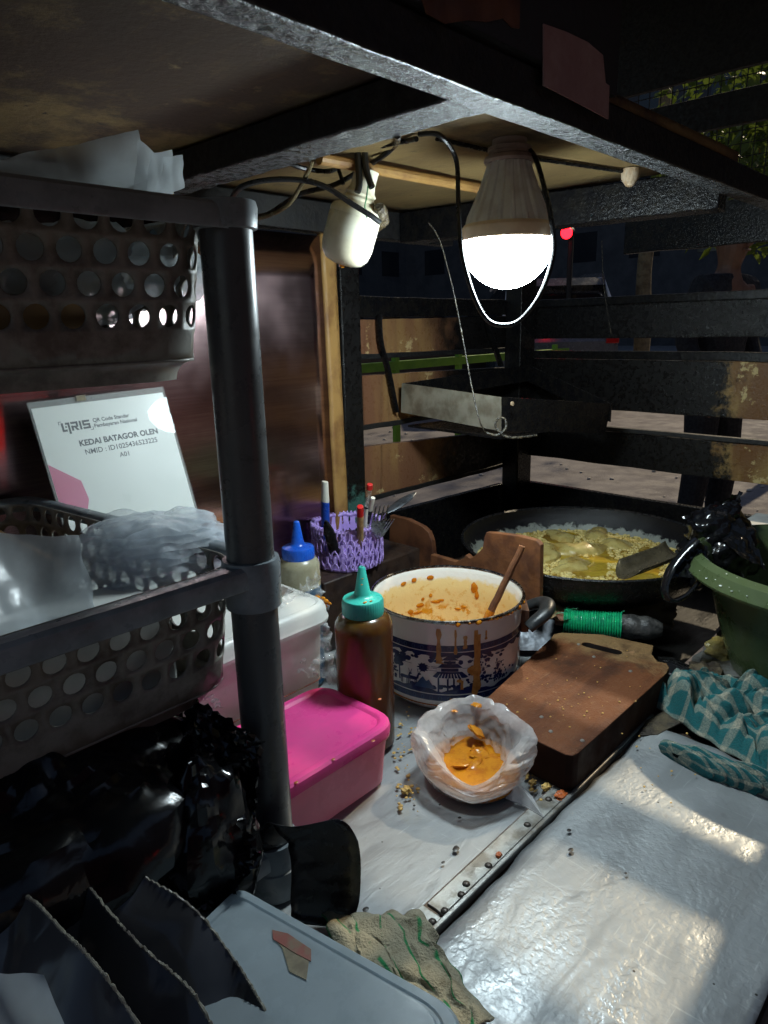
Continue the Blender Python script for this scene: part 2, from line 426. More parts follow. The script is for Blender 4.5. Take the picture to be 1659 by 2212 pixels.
b = B(); b.box((1.462,.930,0),(1.526,.976,1.218)); lab(part(b, 'post', 'soot', bevel=.003), 'black corner post where the slatted walls meet')
b = B(); b.box((.893,.945,0),(.942,.990,.757)); lab(part(b, 'post', 'post_green', bevel=.003), 'black post with green paint left near its foot')
b = B()
def lath(i, j):
    x = lerp(.860, .890, i); z = lerp(0, .715, j); return (x-.010*(j-.5)+.002*N3((z*9,1,0)), .946+.002*N3((z*20,i,0)), z)
b.grid(lath, 4, 30); lab(part(b, 'lath', 'raw_wood', solid=.012, solid_off=1), 'pale raw wood lath beside the steel sheet')
b = B(); b.grid(lambda i, j: (lerp(-.35,.868,i), .952+.002*math.sin(i*9), lerp(0,.702,j)), 30, 10); lab(part(b, 'steel_sheet', 'stainless', solid=.001), 'shiny stainless steel sheet lining the wall')
# hanging straps along the left wall
for pts in ([(818,680),(822,740),(838,800),(850,860),(856,890)], [(1050,690),(1058,725),(1072,760),(1082,790)]):
    b = B(); b.tube(spline([ay(u, v, YW-.012) for u, v in pts]), .009, 8, flat=.35); part(b, 'rubber_strap', 'soot')
# wire mesh above the right wall
b = B()
for k in range(46):
    y = -.2+k*.0235; b.box((XW+.019,y-.0008,.772),(XW+.0205,y+.0008,1.20))
for k in range(18):
    z = .78+k*.0235; b.box((XW+.021,-.2,z-.0008),(XW+.0225,.93,z+.0008))
o = part(b, 'wire_mesh', 'soot_shade_matte', smooth=False); o['kind'] = 'stuff'

# overhead shelf
CZ = .757
b = B(); b.grid(lambda i, j: (lerp(-.35,1.10,i), lerp(.36,.962,j), CZ+.002*fbm((i*3,j*2,0),2,2)), 20, 10); lab(part(b, 'shelf_board', 'plywood', solid=.012, solid_off=1), 'stained plywood underside of the overhead shelf')
def beam(name, A0, A1, w, z0, z1, mat, side, smat='soot_shade_matte'):  # default sides are near-black: the beam's shade painted as colour
    """straight square beam from A0 to A1 (xy), w wide on the given side, with a rough under face"""
    A0, A1 = Vector((*A0,0)), Vector((*A1,0)); d = (A1-A0); s_ = Vector((-d.y,d.x,0)).normalized()*w*side
    b = B(); n = 60; vs = []; fs = []
    for i in range(n+1):
        p = A0+d*(i/n); e = .0016*N3(p*60); e2 = .0016*N3(p*60+Vector((9,0,0)))
        q = p+s_
        vs += [(p.x,p.y,z0+e),(q.x,q.y,z0+e2),(q.x,q.y,z1),(p.x,p.y,z1)]
    for i in range(n):
        for k in range(4): fs.append((i*4+k, i*4+(k+1)%4, i*4+4+(k+1)%4, i*4+4+k))
    fs += [(3,2,1,0), (n*4, n*4+1, n*4+2, n*4+3)]
    b.add(vs, fs); o = part(b, name, smat, bevel=.002); o.data.materials.append(MATS[mat])
    for f in o.data.polygons:
        if f.normal.z < -.7: f.material_index = 1
    return o
lab(beam('shelf_beam', (-.3,.345), (1.5,.356), .030, .720, .754, 'beam_paint', 1), 'rough painted front beam of the overhead shelf')
lab(beam('shelf_beam', (.487,.380), (.492,.93), -.050, .7215, .7545, 'beam_paint', 1), 'rough painted cross beam of the overhead shelf')
beam('shelf_beam', (-.3,.930), (1.2,.930), .03, .705, .7535, 'soot', 1)
beam('shelf_beam', (1.10,.380), (1.035,.929), -.045, .700, .753, 'soot', 1, 'soot')
fx = ay(1330,250,.3445).x
b = B(); b.box((-.6,.3445,.757),(fx,.358,1.215)); part(b, 'fascia', 'fascia_dark')
b = B(); b.box((-.6,-.25,1.22),(1.66,1.1,1.24)); part(b, 'roof', 'soot_shade_matte')
b = B(); b.box((-.35,.30,1.15),(1.53,.343,1.19)); part(b, 'roof_beam', 'soot')
pts = [(1172,52),(1222,70),(1268,92),(1300,120),(1306,180),(1314,186),(1312,258),(1250,225),(1172,185)]
b = B(); b.prism([ay(u, v, .3442) for u, v in pts], (0,-.0012,0)); lab(part(b, 'paper_scrap', 'pink_paper', smooth=False), 'torn dusty pink paper stuck on the dark fascia')
for pts in ([(1000,-40),(1122,-40),(1120,62),(1105,60),(1085,40),(1050,48),(1010,44),(960,52),(920,30),(900,-30)],):
    b = B(); b.prism([ay(u, v, .3442) for u, v in pts], (0,-.001,0)); lab(part(b, 'paint_flake', 'brown_wood', smooth=False), 'brown bare patch at the top of the fascia')
# copper-brown conduit and cable batten under the shelf
b = B(); b.tube([az(690,343,CZ-.012), az(1060,412,CZ-.012)], .007, 10); lab(part(b, 'conduit', 'raw_wood'), 'thin orange brown rod under the shelf')
b = B(); b.tube([az(945,300,CZ-.004), az(1100,335,CZ-.004), az(1370,374,CZ-.004)], .004, 8, flat=.6); part(b, 'cable_batten', 'soot')
b = B(); b.lathe([(.013,0),(.012,-.012),(.006,-.022),(0,-.024)], az(1362,365,CZ-.001), 12); part(b, 'hook_stub', 'bare_chip')

# ------------------------------------------------------------------ more materials
simple('rack_grey', (.25,.285,.31), .34, 0, (.165,.19,.205), 25, bs=200, bst=.12)
t = NT('rack_dirty')
col = t.mix(t.ramp(t.noise(22, 8, .7), .42, .68), (.25,.235,.205), (.115,.10,.082))
t.set(Base_Color=col, Roughness=.42); t.bump(t.noise(160, 4), .12, .001); MATS['rack_dirty'] = t.m
t = NT('pole_grey')
t.set(Base_Color=t.mix(t.ramp(t.noise(24, 8, .75), .56, .72), (.075,.08,.085), (.02,.02,.02)), Roughness=t.ramp(t.noise(30, 6), .3, .7, .22, .42)); MATS['pole_grey'] = t.m
simple('cable_black', (.012,.012,.013), .3); simple('cable_clear', (.16,.13,.07), .25)
film('film_clear', (.80,.85,.90), .54, .10, .40, .20, 24, .35); film('film_milky', (.74,.79,.82), .74, .20, .45, .12, 9, .25, 10)
film('wrap_clear', (.84,.86,.88), .30, .06, .3, .26, 60, 1.0, 50)
film('bag_white', (.90,.89,.90), .50, .08, .35, .16, 60, .2)
t = NT('black_film')
h = t.math('ADD', t.noise(10, 2, .45, None, .4), t.math('MULTIPLY', t.noise(38, 3, .5, None, .5), .22))
t.set(Base_Color=(.007,.007,.008), Roughness=t.ramp(t.noise(20, 4), .3, .7, .10, .24)); t.bump(h, .45, .010); MATS['black_film'] = t.m
t = NT('pouch_film')
h = t.noise(26, 5, .6)
t.set(Base_Color=t.mix(t.ramp(t.noise(3.5, 3, .5), .42, .64), (.016,.015,.017), (.085,.085,.09)), Roughness=.13); t.bump(t.noise(15, 2, .5), .6, .010); MATS['pouch_film'] = t.m
simple('pouch_edge', (.30,.28,.22), .35, 0, (.16,.14,.12), 60, bs=180, bst=.8)
simple('red_print', (.45,.04,.015), .4)
simple('cream_plastic', (.80,.77,.62), .25, 0, (.70,.64,.46), 16); simple('bulb_collar', (.80,.62,.40), .4, 0, (.70,.52,.33), 30)
simple('bulb_fins', (.74,.74,.72), .45, 0, (.58,.55,.52), 30); simple('socket_brown', (.34,.25,.21), .5, 0, (.20,.14,.12), 40)
emit('bulb_glow', (.80,.95,1.0), BULB)
simple('grime', (.05,.035,.02), .2, 0, (.12,.09,.05), 200, bs=260, bst=1, bd=.003)
simple('string_dark', (.02,.018,.015), .25, 0, (.10,.085,.06), 140, bs=300, bst=1, bd=.002); simple('wire_green', (.03,.22,.06), .4)
simple('cap_teal', (.05,.50,.40), .35, 0, (.035,.42,.34), 40); simple('cap_blue', (.01,.10,.55), .3, 0, (.008,.07,.42), 40)
t = NT('sauce_bottle')
x = t.noise(10, 5, .6, t.mapping((1,1,.25)))
t.set(Base_Color=t.mix(t.ramp(x, .42, .62), (.085,.030,.012), (.15,.080,.012)), Roughness=.22); t.p.inputs['Subsurface Weight'].default_value = .3
t.p.inputs['Subsurface Radius'].default_value = (.02,.008,.002); MATS['sauce_bottle'] = t.m
simple('bottle_cloudy', (.34,.32,.22), .3, 0, (.28,.25,.16), 20); simple('bottle_blue', (.02,.07,.13), .3)
simple('purple', (.52,.37,.80), .35, 0, (.44,.30,.72), 40)
simple('pen_blue', (.008,.06,.40), .3); simple('pen_white', (.72,.70,.62), .35); simple('strap_black', (.010,.009,.011), .28, 0, (.014,.012,.015), 20, bs=14, bst=.35, bd=.006); simple('handle_black', (.014,.014,.016), .3)
simple('red_plastic', (.6,.02,.02), .35); simple('steel', (.55,.55,.55), .25, 1, (.40,.39,.37), 60); simple('stick_wood', (.50,.36,.18), .5, 0, (.36,.22,.10), 60)
simple('steel_dark', (.12,.13,.145), .5, .8, (.06,.062,.068), 40, bs=150, bst=.2)
simple('enamel', (.82,.80,.80), .12, 0, (.76,.74,.73), 8); simple('rim_steel', (.30,.29,.27), .25, 1, (.12,.10,.08), 80)
simple('navy', (.012,.018,.085), .14, 0, (.02,.03,.12), 60); simple('mid_blue', (.05,.10,.22), .14)
simple('sauce_orange', (.62,.235,.012), .22, 0, (.50,.15,.008), 90, bs=200, bst=.3); simple('sauce_drip', (.50,.24,.07), .2, 0, (.34,.13,.03), 60)
simple('bakelite', (.014,.016,.017), .38, 0, (.03,.033,.035), 40, bs=200, bst=.25)
t = NT('pot_inside')
z = t.xyz()[2]
film_m = t.ramp(t.math('ADD', z, t.math('MULTIPLY', t.noise(55, 8, .7), .026)), .138, .148, 1, 0)
col = t.mix(film_m, (.84,.83,.77), (.84,.66,.30))
col = t.mix(t.math('MULTIPLY', t.ramp(t.noise(70, 6, .7), .56, .62), film_m), col, (.78,.52,.17))
low = t.ramp(t.math('ADD', z, t.math('MULTIPLY', t.noise(60, 7, .7, t.mapping((1,1,.5))), .06)), .105, .125, 1, 0)
col = t.mix(t.math('MULTIPLY', low, t.ramp(t.noise(48, 7, .7), .50, .58)), col, (.66,.30,.02))
t.set(Base_Color=col, Roughness=.22); t.bump(t.noise(160, 5), .25, .002); MATS['pot_inside'] = t.m
t = NT('board_wood')
g = t.noise(10, 7, .65, t.mapping((.45,2.4,1)))
col = t.mix(t.ramp(g, .40, .64), (.165,.056,.020), (.095,.030,.012))
x_ = t.xyz()[0]
col = t.mix(t.ramp(t.math('ADD', x_, t.math('MULTIPLY', t.noise(30, 7, .7), .16)), 1.0, 1.05, 0, .8), col, (.27,.165,.070))  # sunlight on the handle end painted as paler wood
col = t.mix(t.ramp(t.noise(130, 6, .7), .62, .70), col, (.30,.17,.08)); col = t.mix(t.ramp(t.noise(9, 8, .75), .54, .68, 0, .75), col, (.045,.018,.010)); col = t.mix(t.ramp(t.noise(42, 4, .5, t.mapping((.2,3,1), (0,0,.7))), .68, .74, 0, .25), col, (.30,.17,.085))
t.set(Base_Color=col, Roughness=t.ramp(t.noise(60), .3, .7, .5, .75), Specular_IOR_Level=.3); t.bump(t.math('ADD', t.noise(300, 4), t.noise(60, 5, .6, t.mapping((.3,2,1)))), .8, .0022); MATS['board_wood'] = t.m
simple('board_side_shade', (.030,.012,.008), .75, 0, (.055,.022,.011), 10, bs=60, bst=.6, Specular_IOR_Level=.15)  # darker copy of the board wood: shade on the sides painted in
t = NT('wok_iron')
z = t.xyz()[2]
m = t.ramp(t.math('ADD', z, t.math('MULTIPLY', t.noise(38, 8, .75), .050)), .123, .129)
t.set(Base_Color=t.mix(m, (.36,.38,.34), (.008,.008,.010)), Metallic=t.ramp(m, 0, 1, .3, .0), Roughness=t.ramp(m, 0, 1, .4, .26)); t.bump(t.noise(170, 6, .7), .7, .003); MATS['wok_iron'] = t.m
simple('wok_black', (.009,.009,.01), .3, 0, (.016,.015,.015), 60, bs=150, bst=.8, bd=.003)
t = NT('hot_oil')
t.set(Base_Color=t.mix(t.ramp(t.noise(14, 5), .4, .65), (.50,.34,.035), (.26,.13,.015)), Roughness=.08)
t.bump(t.math('ADD', t.noise(22, 3), t.math('MULTIPLY', t.voro(150), .5)), .35, .004); MATS['hot_oil'] = t.m
simple('scoop_metal', (.16,.13,.08), .28, .6, (.10,.08,.05), 30); simple('oil_foam', (.85,.70,.30), .10, 0, (.56,.40,.10), 80); simple('dumpling', (.60,.48,.17), .3, 0, (.42,.28,.07), 30, bs=60, bst=.5, bd=.004)
simple('basin_green', (.075,.105,.042), .30, 0, (.062,.088,.036), 14, bs=220, bst=.1)
t = MATS['basin_green']
simple('twine_green', (.012,.42,.17), .3, 0, (.01,.27,.13), 120, bs=300, bst=.6); simple('tape_black', (.018,.018,.018), .4, 0, (.08,.075,.07), 50, bs=120, bst=.8, bd=.003)
simple('kraft_paper', (.30,.20,.10), .7, 0, (.20,.12,.055), 20, bs=40, bst=.5, bd=.004); simple('charred', (.04,.03,.022), .6, 0, (.12,.09,.05), 40, bs=100, bst=1, bd=.004)
t = NT('towel_plaid')
sx = t.n('ShaderNodeSeparateXYZ'); t.l(t.uv(), sx.inputs[0])
def stripe(src, freq, w): return t.ramp(t.math('ABSOLUTE', t.math('SUBTRACT', t.math('FRACT', t.math('MULTIPLY', src, freq)), .5)), w-.03, w+.03)
su, sv = stripe(sx.outputs[0], 6.5, .36), stripe(sx.outputs[1], 9, .31)
pale = t.math('MULTIPLY', t.math('ADD', su, sv), .5)
col = t.mix(pale, (.005,.120,.130), (.40,.37,.28)); wv = t.noise(420, 2)
col = t.mix(t.ramp(wv, .40, .62, 0, .45), col, (.03,.10,.10)); col = t.mix(t.ramp(t.noise(14, 6), .6, .75), col, (.10,.12,.09))
t.set(Base_Color=col, Roughness=.9); t.bump(t.math('ADD', t.noise(500, 2), t.noise(60, 4)), .7, .002); MATS['towel_plaid'] = t.m
t = NT('rag_striped')
sx = t.n('ShaderNodeSeparateXYZ'); t.l(t.uv(), sx.inputs[0])
col = t.mix(t.math('MULTIPLY', stripe(sx.outputs[0], 6, .43), t.ramp(t.noise(25, 4), .42, .5)), (.34,.31,.22), (.02,.20,.07))
col = t.mix(t.ramp(t.noise(40, 6), .55, .72), col, (.19,.16,.10)); t.set(Base_Color=col, Roughness=.95); t.bump(t.math('ADD', t.noise(420, 2), t.noise(45, 5)), .7, .003); MATS['rag_striped'] = t.m
t = NT('pink_lid'); t.set(Base_Color=t.mix(t.ramp(t.noise(9), .4, .7), (.78,.045,.27), (.70,.035,.23)), Roughness=.3); t.p.inputs['Subsurface Weight'].default_value = .25; t.p.inputs['Subsurface Radius'].default_value = (.02,.006,.01); MATS['pink_lid'] = t.m
t = NT('pink_body'); t.set(Base_Color=t.mix(t.ramp(t.noise(7), .35, .7), (.86,.36,.47), (.78,.30,.40)), Roughness=.3); t.p.inputs['Subsurface Weight'].default_value = .3; t.p.inputs['Subsurface Radius'].default_value = (.03,.012,.015); MATS['pink_body'] = t.m
simple('white_lid', (.80,.80,.74), .32, 0, (.74,.73,.66), 10)
t = NT('frost_body'); t.set(Base_Color=t.mix(t.ramp(t.noise(6), .35, .7), (.86,.80,.77), (.82,.70,.68)), Roughness=.3); t.p.inputs['Subsurface Weight'].default_value = .15; t.p.inputs['Subsurface Radius'].default_value = (.03,.015,.015); MATS['frost_body'] = t.m
t = NT('tub_frost'); t.set(Base_Color=t.mix(t.ramp(t.noise(5), .35, .7), (.52,.62,.68), (.42,.52,.58)), Roughness=.28); t.p.inputs['Subsurface Weight'].default_value = .3; t.p.inputs['Subsurface Radius'].default_value = (.02,.02,.025); MATS['tub_frost'] = t.m
simple('sticker_red', (.30,.08,.06), .6, 0, (.22,.17,.11), 60); simple('sticker_tan', (.28,.24,.15), .6, 0, (.18,.14,.09), 60)
simple('paper_white', (.80,.83,.80), .35, 0, (.77,.80,.77), 6); simple('print_dark', (.03,.04,.06), .5); simple('print_pink', (.62,.09,.24), .4, 0, (.66,.13,.30), 8)
t = NT('acrylic'); t.set(Base_Color=(.85,.9,.88), Roughness=.03, Alpha=.12); MATS['acrylic'] = t.m
simple('cardboard', (.26,.145,.055), .75, 0, (.20,.105,.04), 12, bs=90, bst=.3); simple('white_foam', (.70,.71,.68), .6)
simple('tray_metal', (.44,.42,.33), .42, .5, (.24,.21,.15), 20, bs=90, bst=.5); simple('crumb', (.62,.40,.12), .6, 0, (.50,.30,.08), 100); simple('spot', (.02,.015,.012), .4); simple('crumb_red', (.50,.12,.03), .4)

# ------------------------------------------------------------------ lit bulb, hanging under the shelf
BX, BY = .755, .503
lamp = thing('light_bulb', 'lit white globe LED bulb with ribbed body hanging under the shelf', 'light bulb', (BX,BY,CZ))
c = (BX,BY,0)
b = B(); b.lathe([(.0,.5905)]+[(.0548*math.sin(a), .646-.0555*math.cos(a)) for a in [PI/2*k/14 for k in range(1,15)]], c, 40); b.build('diffuser', 'bulb_glow', lamp)
b = B(); b.lathe([(0,.6468),(.0551,.6462),(.0560,.648),(.0556,.660),(.0525,.6640),(.046,.6645)], c, 48); b.build('collar', 'bulb_collar', lamp)
b = B(); prof = [(.0512,.6625),(.047,.674),(.0415,.686),(.0365,.698),(.0315,.711),(.0275,.722),(.0250,.731)]
b.lathe(prof, c, 120, wob=lambda a, z: 1+.035*(1 if math.sin(a*20) > .2 else -1)*min(1,(z-.660)*80)); b.build('ribbed_body', 'bulb_fins', lamp, angle=25)
b = B(); b.lathe([(.024,.7312),(.0285,.731),(.0300,.734),(.0285,.738),(.0235,.740),(.0235,.743),(.0255,.744),(.0250,.748),(.0200,.7495),(.0200,.7565)], c, 32); b.build('socket', 'socket_brown', lamp)

def cable(name, pts, r, mat, label, n=8, k=8):
    b = B(); b.tube(spline(pts, k), r, n); return tag(b.build(name, mat), label, 'cable')
D0 = .80
cable('cable', [az(905,290,CZ-.005), ad(950,293,.75), ad(985,345,.78), ad(990,440,.79), ad(997,540,.79), ad(1020,630,.79), ad(1050,688,.79), ad(1085,703,.79), ad(1125,690,.79), ad(1170,630,.79), ad(1196,545,.79), ad(1190,470,.79), ad(1172,390,.79), ad(1150,330,.80), ad(1115,312,.82), az(1085,318,CZ-.004)], .0028, 'cable_black', 'thin black cable hanging in a loop around the lit bulb', k=10)
cable('oily_string', [ad(925,480,1.1), ad(950,520,1.1), ad(975,610,1.1), ad(990,680,1.1), ad(1005,760,1.1), ad(1020,840,1.1), ad(1035,905,1.1), ad(1048,935,1.12)], .0011, 'string_dark', 'thin oily string hanging down in front of the metal tray', n=6)
cable('oily_string', [ad(1300,520,1.45), ad(1303,600,1.45), ad(1310,660,1.45), ad(1320,720,1.45)], .0008, 'string_dark', 'short greasy thread hanging before the top right slat', n=6)

# ------------------------------------------------------------------ unlit lamp with taped wires
UP = ad(757,505,.90); UT = ad(786,395,.88)
ax_u = (UT-UP).normalized(); rotu = ax_u.to_track_quat('Z','Y').to_matrix()
ul = thing('lamp', 'unlit cream capsule lamp hanging tilted from taped wires', 'lamp', UP)
b = B(); b.lathe([(0,-.040),(.012,-.0395),(.024,-.0355),(.031,-.027),(.0335,-.015),(.0335,.020),(.0325,.0215)], UP, 40, rotu); b.build('capsule', 'cream_plastic', ul)
b = B(); b.lathe([(.0332,.0215),(.0335,.026),(.031,.031),(.022,.036),(.019,.040),(.0205,.043),(.018,.046),(.020,.049),(.017,.053),(.0155,.060),(.0155,.078),(0,.078)], UP, 32, rotu); b.build('holder', 'cream_plastic', ul)
b = B(); b.lathe([(0,-.0435),(.003,-.043),(.0045,-.0395)], UP, 12, rotu); b.build('oil_drop', 'sauce_orange', ul)
P0 = UP+rotu@Vector((.02,-.012,.045))
b = B(); b.tube(spline([UP+rotu@Vector((-.01,-.030,.040)), UP+rotu@Vector((.012,-.034,.030)), UP+rotu@Vector((.032,-.022,.020)), UP+rotu@Vector((.036,-.012,.008))]), lambda t: .006+.004*abs(N3((t*9,0,0)))+.002*t, 10)
b.build('tape_wrap', 'grime', ul)
b = B(); b.tube(spline([ad(795,400,.86), ad(792,425,.84), ad(788,448,.84), ad(792,470,.85)]), .0009, 6); b.build('green_wire', 'wire_green', ul)
for k, pts in enumerate([[(772,325),(774,350),(776,395),(772,415)], [(788,325),(790,360),(800,395),(804,405)]]):
    b = B(); b.tube(spline([ad(u, v, .86) for u, v in pts]), .0042, 8); b.build('black_lead', 'cable_black', ul)
cable('cable', [ad(500,430,.86), ad(520,405,.83), ad(570,390,.82), ad(640,388,.82), ad(700,402,.82), ad(760,440,.83), ad(800,465,.84), ad(820,480,.85)], .0034, 'cable_black', 'thick black cable arching from the rack to the unlit lamp')
cable('cable', [ad(540,470,.95), ad(580,462,.93), ad(630,430,.90), ad(660,415,.89), ad(720,400,.90), ad(775,370,.90), ad(830,335,.86), ad(856,310,.82), az(858,292,.722)], .0034, 'cable_black', 'black cable rising behind the unlit lamp to the cross beam')
cable('cable', [ad(545,475,.93), ad(590,462,.90), ad(625,440,.87), ad(650,400,.84), ad(668,365,.80), ad(675,345,.78)], .0026, 'cable_clear', 'yellowed twin cable drooping from the cross beam')
cable('cable', [az(620,350,CZ-.006), ad(650,362,.88), ad(700,370,.90), ad(730,362,.92), ad(760,330,.90), ad(800,320,.86), az(900,300,CZ-.006)], .0030, 'cable_black', 'black cable lying along the shelf underside above the unlit lamp')
cable('cable', [ad(730,362,.90), ad(736,380,.90), ad(742,398,.90)], .0026, 'cable_black', 'short cut black cable end dangling left of the unlit lamp')

# ------------------------------------------------------------------ drip tray in the corner
A_, B_, C_, D_ = ay(868,828,.955), ad(1083,858,1.22), ax(1322,872,1.36), ax(1142,788,1.44)
tr = thing('drip_tray', 'grimy sheet metal drip tray hung in the corner of the walls', 'tray', (B_.x,B_.y,B_.z-.05))
dn = Vector((0,0,-.062)); cen = (A_+B_+C_+D_)/4
def inn(p, k): return p+(cen-p)*k
b = B(); b.hexa([A_+dn*.95,inn(B_,.06)+dn,inn(B_,.08)+dn+Vector((0,.006,0)),A_+dn*.95+Vector((0,.004,0))]+[A_,B_,B_+Vector((.004,.008,0)),A_+Vector((.003,-.0,0))]); b.build('side_wall', 'tray_metal', tr, smooth=False)
b = B(); b.hexa([inn(B_,.06)+dn,inn(C_,.05)+dn,inn(C_,.05)+dn+Vector((.004,.004,0)),inn(B_,.08)+dn+Vector((.004,.004,0)),B_+Vector((.001,0,-.0005)),C_,C_+Vector((.003,.003,0)),B_+Vector((.005,.006,0))]); b.build('side_wall', 'soot', tr, smooth=False)
lo_ = min(p.z for p in (A_,B_,C_,D_))-.034
b = B(); b.prism([Vector((inn(p,.05).x, inn(p,.05).y, lo_)) for p in (A_,B_,C_,D_)], (0,0,-.004)); b.build('pan', 'soot', tr, smooth=False)
b = B(); b.hexa([D_+dn*.6,C_+dn*.6,C_+dn*.6+Vector((-.004,.0,0)),D_+dn*.6+Vector((-.004,0,0)),D_,C_,C_+Vector((-.004,0,0)),D_+Vector((-.004,0,0))]); b.build('side_wall', 'soot', tr, smooth=False)
b = B(); b.hexa([D_+dn*.6,A_+dn*.6,A_+dn*.6+Vector((0,-.004,0)),D_+dn*.6+Vector((0,-.004,0)),D_,A_,A_+Vector((0,-.004,0)),D_+Vector((0,-.004,0))]); b.build('side_wall', 'soot', tr, smooth=False)
b = B(); b.lathe([(.004,0),(.004,.003),(0,.004)], ad(1105,872,1.21), 10, Matrix.Rotation(PI/2,3,'X')); b.build('rivet', 'bare_chip', tr)
b = B(); b.tube(spline([ad(1050,935,1.2), ad(1072,940,1.2), ad(1092,925,1.2), ad(1090,905,1.2), ad(1075,905,1.2), ad(1072,925,1.2), ad(1100,945,1.2), ad(1160,940,1.22)]), .0022, 7); b.build('greasy_wire', 'string_dark', tr)

# ------------------------------------------------------------------ the grey basket rack
rack = thing('storage_rack', 'grey plastic three tier basket rack with round holes and thick pole', 'rack', (.19,.70,0))
PXY = (.345,.495)
def perimeter(quad, r):
    P = round_rect(0,0,0,0,r,8,quad); P.append(P[0]); L = [0]
    for i in range(len(P)-1): L.append(L[-1]+(P[i+1]-P[i]).length)
    def at(s):
        s = (s % 1)*L[-1]
        for i in range(len(L)-1):
            if s <= L[i+1]: return P[i].lerp(P[i+1], (s-L[i])/max(1e-9, L[i+1]-L[i]))
        return P[-1]
    return at, L[-1]
def perforated(b, fn, nc, nr, hole, stagger=True, hw=.36, hh=.39):
    """closed wall of nc x nr cells with round holes; fn(s, t) -> point"""
    K = 16; cell_ = []
    for k in range(4): cell_.append((.5, -.5+k*.25))
    for k in range(4): cell_.append((.5-k*.25, .5))
    for k in range(4): cell_.append((-.5, .5-k*.25))
    for k in range(4): cell_.append((-.5+k*.25, -.5))
    for j in range(nr):
        for i in range(nc):
            s0 = (i+(.5 if stagger and j % 2 else 0))/nc; t0 = j/nr; ds, dt = 1/nc, 1/nr
            box = [fn(s0+ds*(.5+x), t0+dt*(.5+y)) for x, y in cell_]
            if not hole(i, j, s0): b.add(box, [tuple(range(K))]); continue
            rg2 = [fn(s0+ds*(.5+hw*math.cos(-PI/4+2*PI*k/K)), t0+dt*(.5+hh*math.sin(-PI/4+2*PI*k/K))) for k in range(K)]
            b.add(rg2+box, [(k, (k+1)%K, K+(k+1)%K, K+k) for k in range(K)])
def basket(zr, depth, nrows, mat, holes=True, sl=.045):
    q0 = [(-.02,.505),(.352,.505),(.306,.925),(-.02,.925)]
    at0, L = perimeter(q0, [.03,.055,.05,.03]); cq = Vector((.165,.71))
    nc = int(L/.0262)
    def fn(s, t):
        p = at0(s); k = 1-.055*t; p = cq+(p-cq)*k; return Vector((p.x, p.y, zr-.006-t*depth))
    b = B()
    perforated(b, fn, nc, nrows, lambda i, j, s0: holes and j < nrows-1, True, .36, .39)
    # rounded foot of the wall and the floor
    def foot(i, j):
        p = at0(i); a = j*PI/2; k = .945-.07*(math.sin(a)); p = cq+(p-cq)*k; return (p.x, p.y, zr-.006-depth-.016*(1-math.cos(a)))
    b.grid(foot, 90, 5, True); n0 = len(b.v)
    b.add([foot(i/90, 1) for i in range(90)], [tuple(range(90))])
    b.uv = None
    bo = b.build('basket', mat, rack, solid=.0022, weld=.00005)
    # rim: flange and turned-down lip
    q1 = [(-.03,.476),(.371,.476),(.318,.936),(-.03,.936)]; at1, L1 = perimeter(q1, [.03,.030,.03,.03])
    r = B()
    def rim(i, j):
        po = at1(i); pi = at0(i*1.0)
        prof = [(0,0),(.35,.004),(.85,.005),(.97,.002),(1.0,-.002),(1.0,-.013),(.985,-.015)]
        k = j*(len(prof)-1); a = int(min(k, len(prof)-2)); f = k-a; w = lerp(prof[a][0], prof[a+1][0], f); dz = lerp(prof[a][1], prof[a+1][1], f)
        p = pi.lerp(po, w); return (p.x, p.y, zr-.006+dz)
    r.grid(rim, 220, 12, True); r.uv = None
    r.build('rim', 'rack_grey', rack, solid=.002)
    # sleeve round the pole
    s_ = B(); s_.lathe([(.0214,zr-sl),(.0250,zr-sl+.001),(.0262,zr-.004),(.0250,zr+.001),(.0214,zr+.001)], (*PXY,0), 36); s_.build('sleeve', 'rack_grey', rack)
    return bo
lab(basket(.646, .112, 5, 'rack_dirty', sl=.020), 'dirty upper basket holding plastic bags')
lab(basket(.352, .116, 5, 'rack_dirty'), 'middle basket holding plastic bags and a box')
lab(basket(.058, .028, 3, 'rack_grey', False), 'shallow bottom tier')
b = B()
b.lathe([(.0212,.0),(.0212,.632)], (*PXY,0), 40)
b.build('pole', 'pole_grey', rack)
b = B(); b.lathe([(0,0),(.028,0),(.029,.004),(.027,.030),(.0238,.032)], (*PXY,0), 36); b.build('foot', 'rack_grey', rack)
for (x, y) in ((-.005,.495),(.10,.918)):
    b = B(); b.lathe([(0,0),(.022,0),(.022,.65),(0,.65)], (x,y,0), 24); b.build('pole', 'pole_grey', rack)

# ------------------------------------------------------------------ loft helpers
def loft(b, rings, cap0=True, cap1=True):
    n = len(rings[0]); vs = [q for r in rings for q in r]; fs = []
    for i in range(len(rings)-1):
        for k in range(n): fs.append((i*n+k, i*n+(k+1)%n, (i+1)*n+(k+1)%n, (i+1)*n+k))
    if cap0: fs.append(tuple(range(n-1,-1,-1)))
    if cap1: fs.append(tuple((len(rings)-1)*n+k for k in range(n)))
    b.add(vs, fs); return b
def ring(x0, y0, x1, y1, r, z, ins=0.0):
    return [(p.x, p.y, z) for p in round_rect(x0+ins, y0+ins, x1-ins, y1-ins, max(.001, r-ins))]

film('frost_film', (.92,.86,.83), .94, .3, .45, .04, 8, .08, 8); film('pink_film', (.96,.46,.58), .96, .3, .4, .03, 8, .08, 8)
film('pink_lid_film', (.97,.07,.36), .98, .32, .14, .02, 8, .06, 8); film('white_lid_film', (.85,.85,.80), .985, .32, .25, .01, 8, .06, 8); film('tub_film', (.62,.72,.78), .86, .28, .45, .05, 6, .1, 6)
